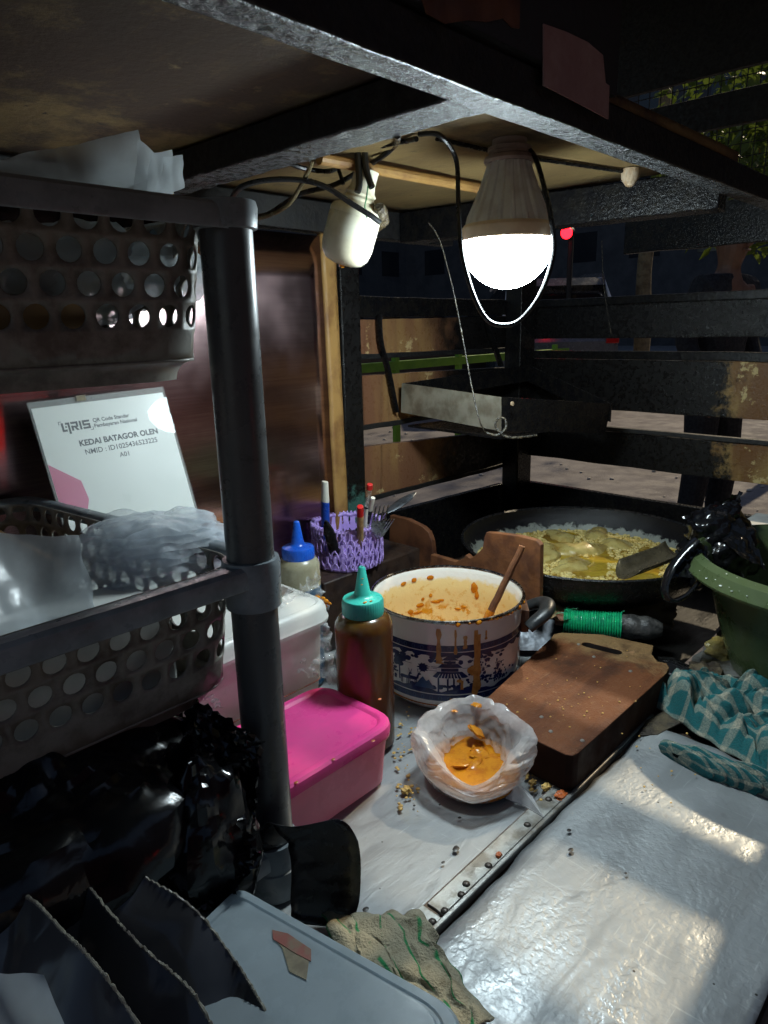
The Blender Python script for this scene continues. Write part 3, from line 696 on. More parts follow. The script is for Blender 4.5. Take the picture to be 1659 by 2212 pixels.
# ------------------------------------------------------------------ pink box
PB = (.335,.513,.552,.648)
pk = thing('food_container', 'pink plastic food container with a bright pink lid beside the grey pole', 'container', (.44,.58,0))
b = B(); loft(b, [ring(*PB,.030,z,i) for z, i in ((.001,.012),(.004,.008),(.03,.006),(.066,.002),(.068,-.002),(.071,-.002),(.0715,.002))], True, False); b.build('body', 'pink_film', pk)
b = B(); loft(b, [ring(*PB,.034,z,i) for z, i in ((.0718,-.001),(.0715,-.0035),(.080,-.004),(.084,-.003),(.0865,.000),(.0868,.006),(.0860,.008),(.0835,.011),(.0832,.016),(.0835,.022))], False, True); b.build('lid', 'pink_lid_film', pk)
for k, (x, y, z, q) in enumerate(((.42,.56,.022,.030),(.47,.60,.020,.032),(.50,.555,.022,.028),(.40,.61,.020,.026))):
    lb_ = ('folded pale wrapper','rounded pale wrapper','small pale wrapper','flat pale wrapper')[k]
    pass
b = B()
for (u, v) in ((745,1480),(765,1487),(820,1510),(640,1690),(720,1640),(806,1600)):
    p = az(u, v, .0862); b.ball(p, .0022, 7, 4, (1.3,1,.25))
b.build('sauce_spot', 'crumb_red', pk)
# ------------------------------------------------------------------ white lidded box
WB = (.22,.664,.590,.925)
wbx = thing('storage_box', 'frosted box with a white lid behind the grey pole', 'container', (.4,.79,0))
b = B(); loft(b, [ring(*WB,.03,z,i) for z, i in ((.001,.022),(.006,.018),(.075,.012),(.077,.0105),(.16,.006),(.166,.005))], True, False); b.build('body', 'frost_film', wbx)
for z in (.074,):
    b = B(); loft(b, [ring(*WB,.03,z+d,.0102+i) for d, i in ((0,.002),(.0005,0),(.0018,0),(.0023,.002))], False, False); b.build('seam', 'sticker_red', wbx)
b = B(); loft(b, [ring(*WB,.034,z,i) for z, i in ((.166,-.002),(.163,-.005),(.168,-.006),(.172,-.004),(.182,-.003),(.188,.001),(.190,.006),(.1885,.010),(.1915,.018),(.1925,.024))], False, True); b.build('lid', 'white_lid_film', wbx)
b = B(); q = [az(u, v, .1928) for u, v in ((588,1277),(612,1268),(634,1279),(610,1289))]; b.prism(q, (0,0,.0015)); b.build('lid_slot', 'strip_metal', wbx, smooth=False)
b = B()
for k in range(14):
    t_ = k/13; p = Vector((.592-.004*math.sin(k), .672+.03*t_, .183+.004*math.sin(k*2.3))); b.ball(p, .004, 7, 5, (.6,1,.6))
b.build('sauce_smear', 'sauce_orange', wbx)
# crumpled clear wrap hanging at the box corner
def sheet(name, mat, corners, nu, nv, amp, sc, label=None, cat=None, seed=0, bulge=0., parent=None, group=None, edge=0., fine=.25, nrm=None, sub=0):
    """crumpled sheet between four 3D corners (tl, tr, br, bl)"""
    a, b_, c_, d_ = [Vector(p) for p in corners]
    nrm = Vector(nrm) if nrm else ((b_-a).cross(d_-a)).normalized()
    du, dv = (b_-a), (d_-a)
    def fn(i, j):
        p = (a.lerp(b_, i)).lerp(d_.lerp(c_, i), j); q = p*sc+Vector((seed*3.1, seed, 0))
        h = (cell(q, 1.0)-.3)*.9+N3(q*1.7)*.6+fine*(cell(q*3, 1)-.3)
        e = min(i,1-i,j,1-j)
        p = p+nrm*(amp*h+bulge*math.sin(PI*i)*math.sin(PI*j))
        if edge:
            w = edge*N3(q*3.3+Vector((5,5,5)))
            p = p+du.normalized()*w*(1 if i in (0,1) else .2)+dv.normalized()*edge*N3(q*3.1+Vector((9,1,5)))*(1 if j in (0,1) else .2)
        return p
    b = B(); b.grid(fn, nu, nv); o = b.build(name, mat, parent, angle=70, sub=sub)
    if label: tag(o, label, cat, group)
    return o
sheet('cling_wrap', 'wrap_clear', [ad(600,1300,.93), ad(690,1235,.98), ad(728,1480,.97), ad(610,1440,.92)], 34, 44, .016, 42, 'crumpled clear wrap hanging from the white lidded box', 'plastic wrap', 3, .01, edge=.012)

# ------------------------------------------------------------------ squeeze bottles
sbt = thing('squeeze_bottle', 'brown sauce squeeze bottle with a teal nozzle cap', 'bottle', (.588,.602,0))
rt = Matrix.Rotation(.045, 3, right)@Matrix.Rotation(-.02, 3, fwd)
bc = (.588,.602,.0)
b = B(); b.lathe([(0,0.001),(.033,.001),(.0375,.005),(.0382,.06),(.0378,.15),(.0385,.170),(.0375,.178),(.032,.187),(.026,.190),(.026,.193)], bc, 48); b.build('bottle_body', 'sauce_bottle', sbt)
b = B(); b.lathe([(.0255,.190),(.0268,.190),(.0270,.192),(.0268,.208),(.0255,.211),(.016,.2135),(.0125,.215),(.0105,.218),(.0045,.252),(.0030,.2535),(.0016,.2535),(.0016,.245)], bc, 144, wob=lambda a, z: 1+(.018*math.sin(a*48) if .191 < z < .2085 else 0)); b.build('nozzle_cap', 'cap_teal', sbt)
b = B()
for (a, z, r) in ((-2.2,.2125,.003),(-1.8,.2128,.0022),(-2.4,.232,.0018),(-2.3,.240,.0015)):
    rr = .02 if z < .22 else .008; b.ball((bc[0]+rr*math.cos(a), bc[1]+rr*math.sin(a), z), r, 7, 4, (1.2,.7,.35))
b.build('sauce_spot', 'sauce_drip', sbt)
p = ad(645,1210,1.07); bc = (p.x, p.y, 0)
sb2 = thing('squeeze_bottle', 'cloudy squeeze bottle with a blue nozzle cap behind the rack', 'bottle', bc)
b = B(); b.lathe([(.0322,.120),(.0322,.196),(.031,.203),(.026,.209),(.0235,.211),(.0235,.214)], bc, 48); b.build('bottle_body', 'bottle_cloudy', sb2)
b = B(); b.lathe([(0,.001),(.030,.001),(.0325,.004),(.0325,.163),(.0322,.165)], bc, 48); b.build('liquid_fill', 'bottle_blue', sb2)
b = B(); b.lathe([(.0235,.210),(.0250,.210),(.0250,.224),(.0235,.227),(.014,.229),(.0115,.231),(.0098,.234),(.0045,.266),(.003,.2675),(0,.2675)], bc, 120, wob=lambda a, z: 1+(.015*math.sin(a*40) if .211 < z < .2245 else 0)); b.build('nozzle_cap', 'cap_blue', sb2)

# ------------------------------------------------------------------ ledge, purple basket and utensils
b = B(); b.box((.735,.845,-.001),(.99,.944,.128)); lab(part(b, 'ledge', 'dark_wood', bevel=.003), 'dark wooden ledge under the purple basket')
pc = Vector((.838,.893,.129)); pr = .062; ph = .078
pbk = thing('woven_basket', 'purple plastic woven basket holding cutlery and pens', 'basket', pc)
def cylp(a, z, r): return Vector((pc.x+r*math.cos(a), pc.y+r*math.sin(a), pc.z+z))
b = B()
def pfn(s, t): return cylp(2*PI*s, .004+t*(ph-.006), pr-.004+.004*t)
perforated(b, pfn, 30, 3, lambda i, j, s0: True, False, .13, .36)
b.build('inner_wall', 'purple', pbk, weld=.00005)
b = B(); b.lathe([(0,.0),(pr-.004,.0),(pr-.003,.004),(0,.004)], pc, 40); b.build('bottom', 'purple', pbk)
b = B(); nS = 28
for k in range(nS):
    for r_ in range(3):
        z0 = .004+r_*.022
        for sgn in (1,-1):
            pts = [cylp(2*PI*(k+.5)/nS+sgn*w/nS*PI, z0+dz, pr+.0022+.0015*math.sin(w*PI)) for w, dz in ((0,0),(.35,.010),(.85,.014),(.85,.026))]
            b.tube(pts, .00135, 5)
b.build('weave', 'purple', pbk)
b = B(); b.tube([cylp(2*PI*k/96, ph-.003+.0012*math.sin(k*1.05), pr+.001) for k in range(97)], .0036, 8, False)
for k in range(56):
    a = 2*PI*k/56; b.tube([cylp(a-.02, ph-.010, pr+.0045), cylp(a, ph+.0025, pr+.003), cylp(a+.02, ph+.001, pr-.003)], .0014, 5)
b.build('braided_rim', 'purple', pbk)
def stick(name, p0, p1, rs, mats, label, cat, flat=1., n=12):
    """thing made of coaxial segments between p0 and p1; rs: (t0, t1, r0, r1, part)"""
    T = thing(name, label, cat, p0); d = Vector(p1)-Vector(p0)
    for i, (t0, t1, r0, r1, nm) in enumerate(rs):
        b = B(); b.tube([Vector(p0)+d*(t0+(t1-t0)*k/6) for k in range(7)], lambda t: lerp(r0, r1, t), n, True, flat); b.build(nm, mats[i], T, bevel=.0006)
    return T
base = pc+Vector((0,0,.006))
def up_to(u, v, dep): return ad(u, v, dep)
stick('cutter_knife', base+Vector((-.045,.012,.0)), ad(702,1040,1.215), [(0,.76,.0095,.0095,'handle'),(.76,1.0,.0092,.007,'end_cap')], ['pen_blue','pen_white'], 'blue plastic knife handle with a white end in the purple basket', 'knife', .6)
b = B(); q0, q1 = base+Vector((-.036,-.012,.0)), ad(704,1125,1.17)
b.tube([q0.lerp(q1, k/10) for k in range(11)], lambda t: .0105*(1 if t < .7 else max(.25, math.cos((t-.7)/.3*1.3))), 14, True, .5); tag(b.build('black_handle', 'handle_black'), 'short rounded black utensil handle in the purple basket', 'utensil')
stick('pen', base+Vector((.012,-.022,0)), ad(799,1046,1.19), [(0,.70,.0048,.0048,'barrel'),(.70,.72,.0050,.0050,'ring'),(.72,.94,.0046,.0046,'clear_tube'),(.94,1,.0056,.0052,'cap')], ['pen_white','handle_black','wrap_clear','red_plastic'], 'white pen with a red cap standing in the purple basket', 'pen')
stick('skewer_pack', base+Vector((-.002,-.034,0)), ad(778,1094,1.165), [(0,.85,.006,.006,'stick_bundle'),(.85,1,.006,.0055,'red_tip')], ['stick_wood','red_plastic'], 'pale wooden stick with a red tip in the purple basket', 'stick')
stick('marker', base+Vector((.018,-.012,0)), ad(806,1075,1.20), [(0,.6,.0042,.0042,'barrel'),(.6,.8,.0044,.0044,'black_band'),(.8,1,.0042,.004,'tip')], ['pen_white','handle_black','pen_white'], 'white marker with a black band behind the red capped pen', 'pen')
def fork(p0, p1, label, w=.012):
    T = thing('fork', label, 'fork', p0); d = Vector(p1)-Vector(p0); sd_ = right*w
    b = B(); nrm = d.cross(right).normalized()*.0012
    q = lambda t, s_: Vector(p0)+d*t+sd_*s_
    b.prism([q(0,-.25),q(0,.25),q(.45,.25),q(.55,.95),q(.72,1),q(.72,-1),q(.55,-.95),q(.45,-.25)], nrm); b.build('neck', 'steel', T, smooth=False)
    for k in range(4):
        s0 = -1+k*.56; b = B(); b.prism([q(.715,s0),q(.715,s0+.32),q(1,s0+.22),q(1,s0+.08)], nrm); b.build('tine', 'steel', T, smooth=False)
fork(base+Vector((.030,-.030,.0)), ad(826,1092,1.165), 'wide steel fork with upright tines in the purple basket')
fork(base+Vector((.030,-.020,.004)), ad(843,1122,1.20), 'small steel fork leaning out over the rim of the purple basket', .008)
sp = thing('spoon', 'dark steel spoon whose bowl leans right above the purple basket', 'spoon', base)
P0, P1, P2 = base+Vector((.035,-.01,.02)), ad(835,1108,1.21), ad(897,1064,1.26)
b = B(); b.tube([P0.lerp(P1, k/5) for k in range(6)], .0022, 8); b.build('stem', 'steel', sp)
b = B(); b.tube([P1.lerp(P2, k/12) for k in range(13)], lambda t: .0015+.0105*math.sin(PI*min(1,t*.95+.03))**.7, 14, True, .3); b.build('bowl', 'steel_dark', sp)

# ------------------------------------------------------------------ enamel pot
PC = Vector((.797,.628,0)); PR, PH = .117, .150
pot = thing('enamel_pot', 'white enamel pot with a blue pagoda band and orange sauce drips', 'pot', PC)
def rprof(z): # outer radius at height z
    if z < .03: return PR*(.80+.165*math.sin(min(1, z/.03)*PI/2))
    return PR*(.965+.02*(z-.03)/.12)
zs = [.0,.002,.006,.012,.02,.03,.05,.08,.11,.135,.146]
b = B(); b.lathe([(0,.0)]+[(rprof(z), z) for z in zs]+[(PR*1.0,.1485)], PC, 72); b.build('outer_wall', 'enamel', pot)
b = B(); b.lathe([(PR*.985,.1482),(PR*.955,.142),(PR*.95,.10),(PR*.945,.03),(PR*.88,.010),(PR*.6,.006),(0,.005)], PC, 72); b.build('inner_wall', 'pot_inside', pot)
b = B(); b.tube([PC+Vector((PR*1.0*math.cos(2*PI*k/72), PR*1.0*math.sin(2*PI*k/72), .1495)) for k in range(73)], .0026, 8, False); b.build('rim', 'rim_steel', pot)
b = B(); b.lathe([(PR*.93,.014),(0,.014)], PC, 60); b.build('sauce', 'sauce_orange', pot)
fv = -Vector((PC.x, PC.y, 0)).normalized(); rv = Vector((-fv.y, fv.x, 0))
if rv.dot(right) < 0: rv = -rv
def pmap(s, z, off): 
    a = s/PR; r = rprof(z)+off; return PC+fv*(r*math.cos(a))+rv*(r*math.sin(a))+Vector((0,0,z))
def decal(polys, name, mat, off, parent, lift=0.):
    """flat print wrapped onto the pot: polygons in (s, z) metres"""
    bm = bmesh.new()
    for P in polys:
        try: f = bm.faces.new([bm.verts.new((s, z, 0)) for s, z in P])
        except Exception: continue
    bmesh.ops.triangulate(bm, faces=bm.faces[:])
    for _ in range(5):
        es = [e for e in bm.edges if abs(e.verts[0].co.x-e.verts[1].co.x) > .006]
        if not es: break
        bmesh.ops.subdivide_edges(bm, edges=es, cuts=1); bmesh.ops.triangulate(bm, faces=bm.faces[:])
    for v in bm.verts: v.co = pmap(v.co.x, v.co.y, off)
    for f in bm.faces:
        f.smooth = False
        f.normal_update()
        cc = f.calc_center_median()-PC
        if f.normal.dot(Vector((cc.x,cc.y,0))) < 0: f.normal_flip()
    me = bpy.data.meshes.new(name); bm.to_mesh(me); bm.free(); return put(name, me, mat, parent)
SM = PR*PI*.62
def rect(s0, z0, s1, z1): return [(s0,z0),(s1,z0),(s1,z1),(s0,z1)]
def blob(s, z, rx, rz, n=12, w=.25, sd=0): return [(s+rx*(1+w*N3((math.cos(2*PI*k/n)*2+sd, math.sin(2*PI*k/n)*2, sd)))*math.cos(2*PI*k/n), z+rz*(1+w*N3((math.cos(2*PI*k/n)*2, sd, math.sin(2*PI*k/n)*2)))*math.sin(2*PI*k/n)) for k in range(n)]
navy = [rect(-SM,.1035,SM,.113), rect(-SM,.0245,SM,.0345), rect(-SM,.1010,SM,.1022), rect(-SM,.0360,SM,.0372)]
n_ = 60                                               # scalloped cloud edge under the top border
top = [(-SM+2*SM*k/n_, .0925+.0045*abs(math.sin(k*.9))+.002*math.sin(k*2.3)) for k in range(n_+1)]
for k in range(n_): navy.append([top[k], top[k+1], (top[k+1][0],.1012), (top[k][0],.1012)])
gr = [(-SM+2*SM*k/n_, .0435+.003*math.sin(k*.6)+.0015*math.sin(k*1.7)) for k in range(n_+1)]
for k in range(n_): navy.append([(gr[k][0],.0370), (gr[k+1][0],.0370), gr[k+1], gr[k]])
def pagoda(s, k=1.0):
    q = lambda pts: [(s+x*k, .036+z*k) for x, z in pts]
    return [q([(-.024,.026),(-.017,.034),(.017,.034),(.026,.026),(.022,.0245),(-.019,.0245)]), q([(-.012,.0345),(-.012,.039),(.012,.039),(.012,.0345)]),
            q([(-.017,.040),(-.011,.046),(.011,.046),(.018,.040)]), q([(-.008,.0465),(-.008,.050),(.008,.050),(.008,.0465)]), q([(-.012,.051),(-.004,.057),(.004,.057),(.013,.051)]),
            q([(-.017,0),(-.017,.025),(-.0145,.025),(-.0145,0)]), q([(.013,0),(.013,.025),(.0155,.025),(.0155,0)]), q([(-.004,0),(-.004,.025),(-.0015,.025),(-.0015,0)]), q([(.0045,0),(.0045,.025),(.007,.025),(.007,0)])]
navy += pagoda(.004, 1.06)
def deer(s, k=1.0, m=1):
    q = lambda pts: [(s+x*k*m, .044+z*k) for x, z in pts]
    return [q([(-.008,.008),(.005,.0085),(.007,.012),(.0045,.0135),(-.007,.0135),(-.0095,.011)]), q([(.004,.011),(.0075,.020),(.0115,.0195),(.0115,.0175),(.009,.017),(.0075,.011)]),
            q([(.0072,.020),(.006,.026),(.0068,.026),(.0082,.0205)]), q([(.009,.020),(.0115,.026),(.0122,.0255),(.010,.0198)])]+[q([(x,0),(x,.009),(x+.0014,.009),(x+.0014,0)]) for x in (-.0085,-.006,.002,.0045)]
navy += deer(-.066)+deer(-.052, 1.1)
for (s, z, r) in ((-.079,.080,.009),(-.071,.084,.008),(-.083,.073,.006),(-.075,.074,.006)): navy.append(blob(s, z, r, r*.8, 14, .5, s*90))
navy += [rect(-.078,.048,-.0755,.075)]
navy.append(blob(-.036,.076,.0065,.0065,14,.15,2)); navy += [[(-.036+.010*math.cos(a), .076+.0075*math.sin(a)), (-.036+.0065*math.cos(a+.2), .076+.0065*math.sin(a+.2)), (-.036+.0065*math.cos(a-.2), .076+.0065*math.sin(a-.2))] for a in [k*PI/5 for k in range(10)]]
rn = random.Random(5)
for k in range(60):                                    # leafy bush on the right of the pagoda
    s = rn.gauss(.052,.012); z = .052+abs(rn.gauss(0,.014)); navy.append(blob(s, min(z,.088), rn.uniform(.0014,.0034), rn.uniform(.0012,.0026), 8, .5, k))
for k in range(40):
    s = rn.gauss(.085,.010); z = .048+abs(rn.gauss(0,.018)); navy.append(blob(s, min(z,.088), rn.uniform(.0014,.0034), rn.uniform(.0014,.003), 8, .5, k+70))
for k in range(70):
    s = rn.gauss(-.098,.010); z = .046+abs(rn.gauss(0,.020)); navy.append(blob(s, min(z,.092), rn.uniform(.0016,.0038), rn.uniform(.0014,.003), 8, .5, k+140))
for k in range(34):
    s = rn.uniform(-.06,.045); z = rn.uniform(.0445,.050); navy.append(blob(s, z, rn.uniform(.002,.005), rn.uniform(.0012,.003), 8, .5, k+220))
for k in range(26):
    s = rn.uniform(-.1,.1); z = rn.uniform(.086,.094); navy.append(blob(s, z, rn.uniform(.003,.006), rn.uniform(.0015,.004), 9, .5, k+260))
for k in range(24):
    s = rn.uniform(-.09,.09); z = rn.uniform(.070,.088); navy.append(rect(s, z, s+rn.uniform(.006,.014), z+.0006))
decal(navy, 'blue_print', 'navy', .00035, pot)
mid = [[(-.050,.044),(-.040,.058),(-.036,.062),(-.031,.055),(-.027,.058),(-.018,.044)]]
for z0 in (.1050,.0262):
    for k in range(34):
        s = -SM+2*SM*k/34; e = .0062
        for P in ((s+.0012,z0,s+.0052,z0+.0009),(s+.0012,z0+e-.0009,s+.0052,z0+e),(s+.0006,z0+.001,s+.0014,z0+e-.001),(s+.0048,z0+.001,s+.0056,z0+e-.001)): mid.append(rect(*P))
decal(mid, 'light_blue_print', 'mid_blue', .00065, pot)
wh = [[(.004+x-.0012,.0608),(.004+x*.75-.0008,.0692),(.004+x*.75,.0692),(.004+x-.0002,.0608)] for x in [-.018+k*.0052 for k in range(8)]]
decal(wh, 'white_print', 'enamel', .0007, pot)
def drip(s, z0, z1, w, sd=0):
    P = []; n = 12
    for k in range(n+1):
        t_ = k/n; P.append((s-w*(.7+.5*N3((t_*4,sd,0))+(.45 if t_ > .8 else 0)*math.sin((t_-.8)*5*PI)), lerp(z0, z1, t_)))
    return P+[(2*s-x+.001*N3((z*90,sd,3)), z) for x, z in reversed(P)]
dr = [drip(-.012,.139,.088,.0042,1), drip(-.011,.094,.085,.006,2), drip(.012,.138,.100,.0022,3), drip(.042,.135,.030,.0042,4), drip(.046,.128,.040,.005,6), drip(.026,.128,.108,.0035,5), drip(.006,.030,.012,.0028,7), drip(.022,.058,.044,.003,8), drip(.026,.030,.010,.0032,9), drip(.031,.030,.016,.0022,10), drip(.058,.132,.118,.002,11), drip(.038,.028,.014,.004,12), blob(.040,.073,.011,.008,16,.5,3), blob(.018,.058,.004,.003,10,.5,8)]
decal(dr, 'sauce_drip', 'sauce_drip', .0011, pot)
b = B(); n2 = 150                                      # sauce caked on the rim, right front
def cakep(t_): a = lerp(-.02, 1.50, t_); r = PR+.0016*N3((t_*22,1,0)); return PC+fv*(r*math.cos(a))+rv*(r*math.sin(a))+Vector((0,0,.1478+.0022*N3((t_*26,5,0))))
b.tube([cakep(k/n2) for k in range(n2+1)], lambda t: max(.0007, .0022+.0046*N3((t*17,2,0))+.0022*N3((t*45,8,0))), 9, True, .9)
b.build('caked_sauce', 'sauce_orange', pot)
b = B(); b.tube([PC+fv*((PR*.965)*math.cos(a))+rv*((PR*.965)*math.sin(a))+Vector((0,0,.128+.006*math.sin(a*7))) for a in [1.15+k*.02 for k in range(34)]], lambda t: .0012+.0042*abs(N3((t*8,3,1))), 9, True, 1.6)
b.build('caked_sauce', 'sauce_orange', pot)
b = B(); rn = random.Random(4)                          # splashes on the inner back wall
for (s, z, rx, rz) in ((-.05,.085,.007,.004),(-.02,.088,.010,.003),(-.012,.090,.006,.0025),(-.07,.075,.006,.005),(-.055,.072,.008,.003),(.02,.075,.006,.002),(-.03,.100,.003,.004),(-.045,.095,.003,.003),(.03,.080,.004,.003),(.05,.118,.006,.010),(.055,.105,.004,.008),(-.085,.130,.006,.003),(-.062,.132,.005,.004),(-.03,.133,.006,.004),(-.09,.068,.005,.008)):
    a = PI-s/PR; r = PR*.945; p = PC+fv*(r*math.cos(a))+rv*(r*math.sin(a))+Vector((0,0,z)); nrm = Vector((PC.x-p.x, PC.y-p.y, 0)).normalized(); M_ = Matrix((nrm.cross(Vector((0,0,1))), Vector((0,0,1)), nrm)).transposed()
    b = B(); b.lathe([(0,.0012),(.5,.0011),(.85,.0007),(1,0)], p, 14, M_@Matrix.Diagonal((rx,rz,1)), wob=lambda a, z, s=s: 1+.35*N3((math.cos(a)*1.5+s*90, math.sin(a)*1.5, s*50)))
    b.build('sauce_splash', 'sauce_orange', pot)
# handles: bracket plate and angled bakelite grip
for sgn in (1,-1):
    H0 = PC+rv*(sgn*PR*.99)+Vector((0,0,.112)); o_ = rv*sgn
    b = B(); M_ = fv*.024
    b.prism([H0+M_+Vector((0,0,.018))-o_*.004, H0-M_+Vector((0,0,.018))-o_*.004, H0-M_-Vector((0,0,.018))-o_*.004, H0+M_-Vector((0,0,.018))-o_*.004], o_*.012); b.build('bracket', 'brown_wood', pot, bevel=.001)
    pts = [H0+fv*.034+Vector((0,0,-.006))+o_*.006, H0+fv*.030+o_*.016+Vector((0,0,.002)), H0+fv*.020+o_*.032+Vector((0,0,.012)), H0+o_*.038+Vector((0,0,.016)), H0-fv*.020+o_*.032+Vector((0,0,.013)), H0-fv*.030+o_*.016+Vector((0,0,.004)), H0-fv*.034+o_*.006+Vector((0,0,-.004))]
    b = B(); b.tube(spline(pts, 6), lambda t: .0105+.0025*math.sin(PI*t), 14, True, .75); b.build('handle', 'bakelite', pot)
# wooden spoon standing in the pot
ws_ = thing('wooden_spoon', 'sauce covered wooden spoon leaning in the enamel pot', 'spoon', PC)
S1 = ad(1128,1181,1.02); S0 = ad(1020,1345,.98); S0 = PC+rv*.030+fv*.045+Vector((0,0,.055)); Sm = S0.lerp(S1, .45)
b = B(); b.tube([Sm.lerp(S1, k/10)+Vector((0,0,.001*math.sin(k*2))) for k in range(11)], lambda t: .0056-.0008*t, 10); b.build('stem', 'broken_wood', ws_)
b = B(); b.tube([S0.lerp(Sm, k/10) for k in range(11)], lambda t: .0072+.0022*N3((t*6,0,0))-.001*t, 10); b.build('sauce_coated_end', 'sauce_orange', ws_)

# ------------------------------------------------------------------ broken boards behind the pot
def xboard(name, pts, x, th, mat, label, slant=0.):
    b = B(); q = []
    for u, v in pts:
        p = ax(u, v, x); q.append(Vector((x+slant*(p.y-.6), p.y, max(.0, p.z))))
    b.prism(q, (th,0,0)); return tag(b.build(name, mat, smooth=False, bevel=.0012), label, 'board')
xboard('wood_board', [(838,1260),(842,1113),(880,1122),(912,1138),(925,1150),(932,1168),(936,1205),(950,1208),(950,1260)], .985, .012, 'brown_wood', 'dark brown board with a snapped end behind the enamel pot')
xboard('wood_board', [(925,1290),(930,1198),(985,1214),(1002,1206),(1006,1198),(1015,1206),(1026,1200),(1042,1185),(1046,1160),(1050,1150),(1080,1153),(1120,1158),(1158,1168),(1167,1178),(1165,1310)], .958, .012, 'broken_wood', 'orange brown broken board standing between pot and wok')

# ------------------------------------------------------------------ wok, oil and fried dumplings
WC = Vector((1.215,.615,0)); WR, WZ = .236, .138
wok = thing('wok', 'large soot blackened wok full of bubbling oil', 'wok', WC)
pr_ = [(WR*math.sin(a), WZ-.105+.105*(1-math.cos(a))) for a in [PI/2*k/14 for k in range(15)]]
b = B(); b.lathe([(max(1e-4,r), z) for r, z in pr_], WC, 72); b.build('inner_bowl', 'wok_iron', wok)
b = B(); b.lathe([(max(1e-4,r+.004), z-.004) for r, z in pr_]+[(WR+.006,WZ),(WR+.004,WZ+.003),(WR,WZ)], WC, 72); b.build('outer_bowl', 'wok_black', wok)
OZ = WZ-.045; OR = WR*math.sin(math.acos(max(-1,1-(OZ-(WZ-.105))/.105)))*.995
b = B(); b.lathe([(1e-4,OZ)]+[(OR*k/20, OZ+.0015*math.sin(k*2.1)) for k in range(1,21)], WC, 72, wob=lambda a, z: 1); b.build('oil', 'hot_oil', wok)
b = B(); rn = random.Random(9)
for k in range(5200):
    a = rn.uniform(0, 2*PI); r = OR*math.sqrt(rn.random())*.99; x, y = WC.x+r*math.cos(a), WC.y+r*math.sin(a)
    if N3((x*13,y*13,2))+.35*(r/OR) < .10: continue
    s_ = rn.uniform(.0014,.0040); b.ball((x, y, OZ+s_*.3), s_, 6, 4, (1,1,.8))
o = b.build('oil_foam', 'oil_foam', wok); o['kind'] = 'stuff'
burn = thing('gas_burner', 'dark iron burner stand hidden under the wok', 'burner', WC)
b = B(); b.lathe([(.10,0),(.105,.0),(.105,.052),(.095,.052),(.095,.002)], WC, 32); b.build('stand', 'soot', burn)
spots = [((1180,1195),.070,.032,.024,.5,'large folded pale dumpling at the left of the wok'), ((1290,1155),.046,.026,.018,.2,'pale dumpling at the far side of the wok'), ((1325,1180),.040,.026,.018,-.5,'rounded dumpling beside the scoop'), ((1250,1190),.075,.028,.022,-.6,'long dumpling lying across the middle of the oil'), ((1210,1160),.045,.024,.016,.9,'dumpling half hidden at the back left of the oil'), ((1235,1225),.050,.026,.016,-.2,'dumpling nearest the front rim of the wok')]
for k, ((u, v), lx, ly, lz, rot, lb) in enumerate(spots):
    p = az(u, v, OZ); b = B()
    def df(i, j, p=p, lx=lx, ly=ly, lz=lz, rot=rot, k=k):
        a = 2*PI*i; t_ = PI*j; d = Vector((math.sin(t_)*math.cos(a)*lx, math.sin(t_)*math.sin(a)*ly, -math.cos(t_)*lz)); d *= 1+.34*N3(d*26+Vector((k,0,0)))+.2*N3(d*70); d.z *= .8
        d.rotate(Euler((0,0,rot))); return Vector((p.x, p.y, OZ-.001))+d
    b.grid(df, 24, 14, True); b.uv = None
    tag(b.build('fried_dumpling', 'dumpling'), lb, 'dumpling', 'dumplings frying in the wok')
# scoop
sc_ = thing('scoop', 'steel scoop resting on the wok rim, its trough over the oil', 'scoop', az(1400,1230,WZ))
Q0, Q1 = az(1362,1228,WZ+.004), az(1462,1192,WZ+.022); dq = (Q1-Q0).normalized(); sq = dq.cross(Vector((0,0,1))).normalized(); uq = sq.cross(dq)
b = B()
def sfn(i, j):
    a = lerp(PI*1.06, PI*1.94, i); r = .030*(1-.05*j); e = .012*(1-j)**6*math.sin(PI*i); return Q0.lerp(Q1, j)-dq*e*2+sq*(r*math.cos(a))+uq*(r*math.sin(a)*.75+.012+.012*max(0,j-.8)*2)
b.grid(sfn, 16, 12); b.uv = None; b.build('trough', 'scoop_metal', sc_, solid=.0012)
b = B(); b.tube([Q1-uq*.002, Q1+dq*.03+Vector((0,0,.004)), Q1+dq*.09+Vector((0,0,.012))], .005, 8); b.build('handle', 'steel_dark', sc_)

# ------------------------------------------------------------------ cutting board
cb = thing('cutting_board', 'thick worn wooden cutting board with a handle slot', 'cutting board', (.83,.42,0))
BZ = .052
def bpt(u, v, z=BZ): p = az(u, v, z); return (p.x, p.y)
out = [bpt(u, v) for u, v in [(1026,1536),(1034,1524),(1190,1378),(1196,1369),(1212,1366),(1300,1370),(1385,1388),(1412,1394),(1408,1412),(1420,1428),(1440,1432),(1446,1442),(1440,1454),(1250,1626),(1238,1632),(1222,1630)]]
slot = []
s0_, s1_ = Vector(bpt(1268,1392)), Vector(bpt(1332,1408)); ds_ = (s1_-s0_).normalized(); ps_ = Vector((-ds_.y, ds_.x)); rw = .0080
for k in range(9): a = PI/2+PI*k/8; slot.append(s0_+ds_*(rw*math.cos(a))+ps_*(rw*math.sin(a)))
for k in range(9): a = -PI/2+PI*k/8; slot.append(s1_+ds_*(rw*math.cos(a))+ps_*(rw*math.sin(a)))
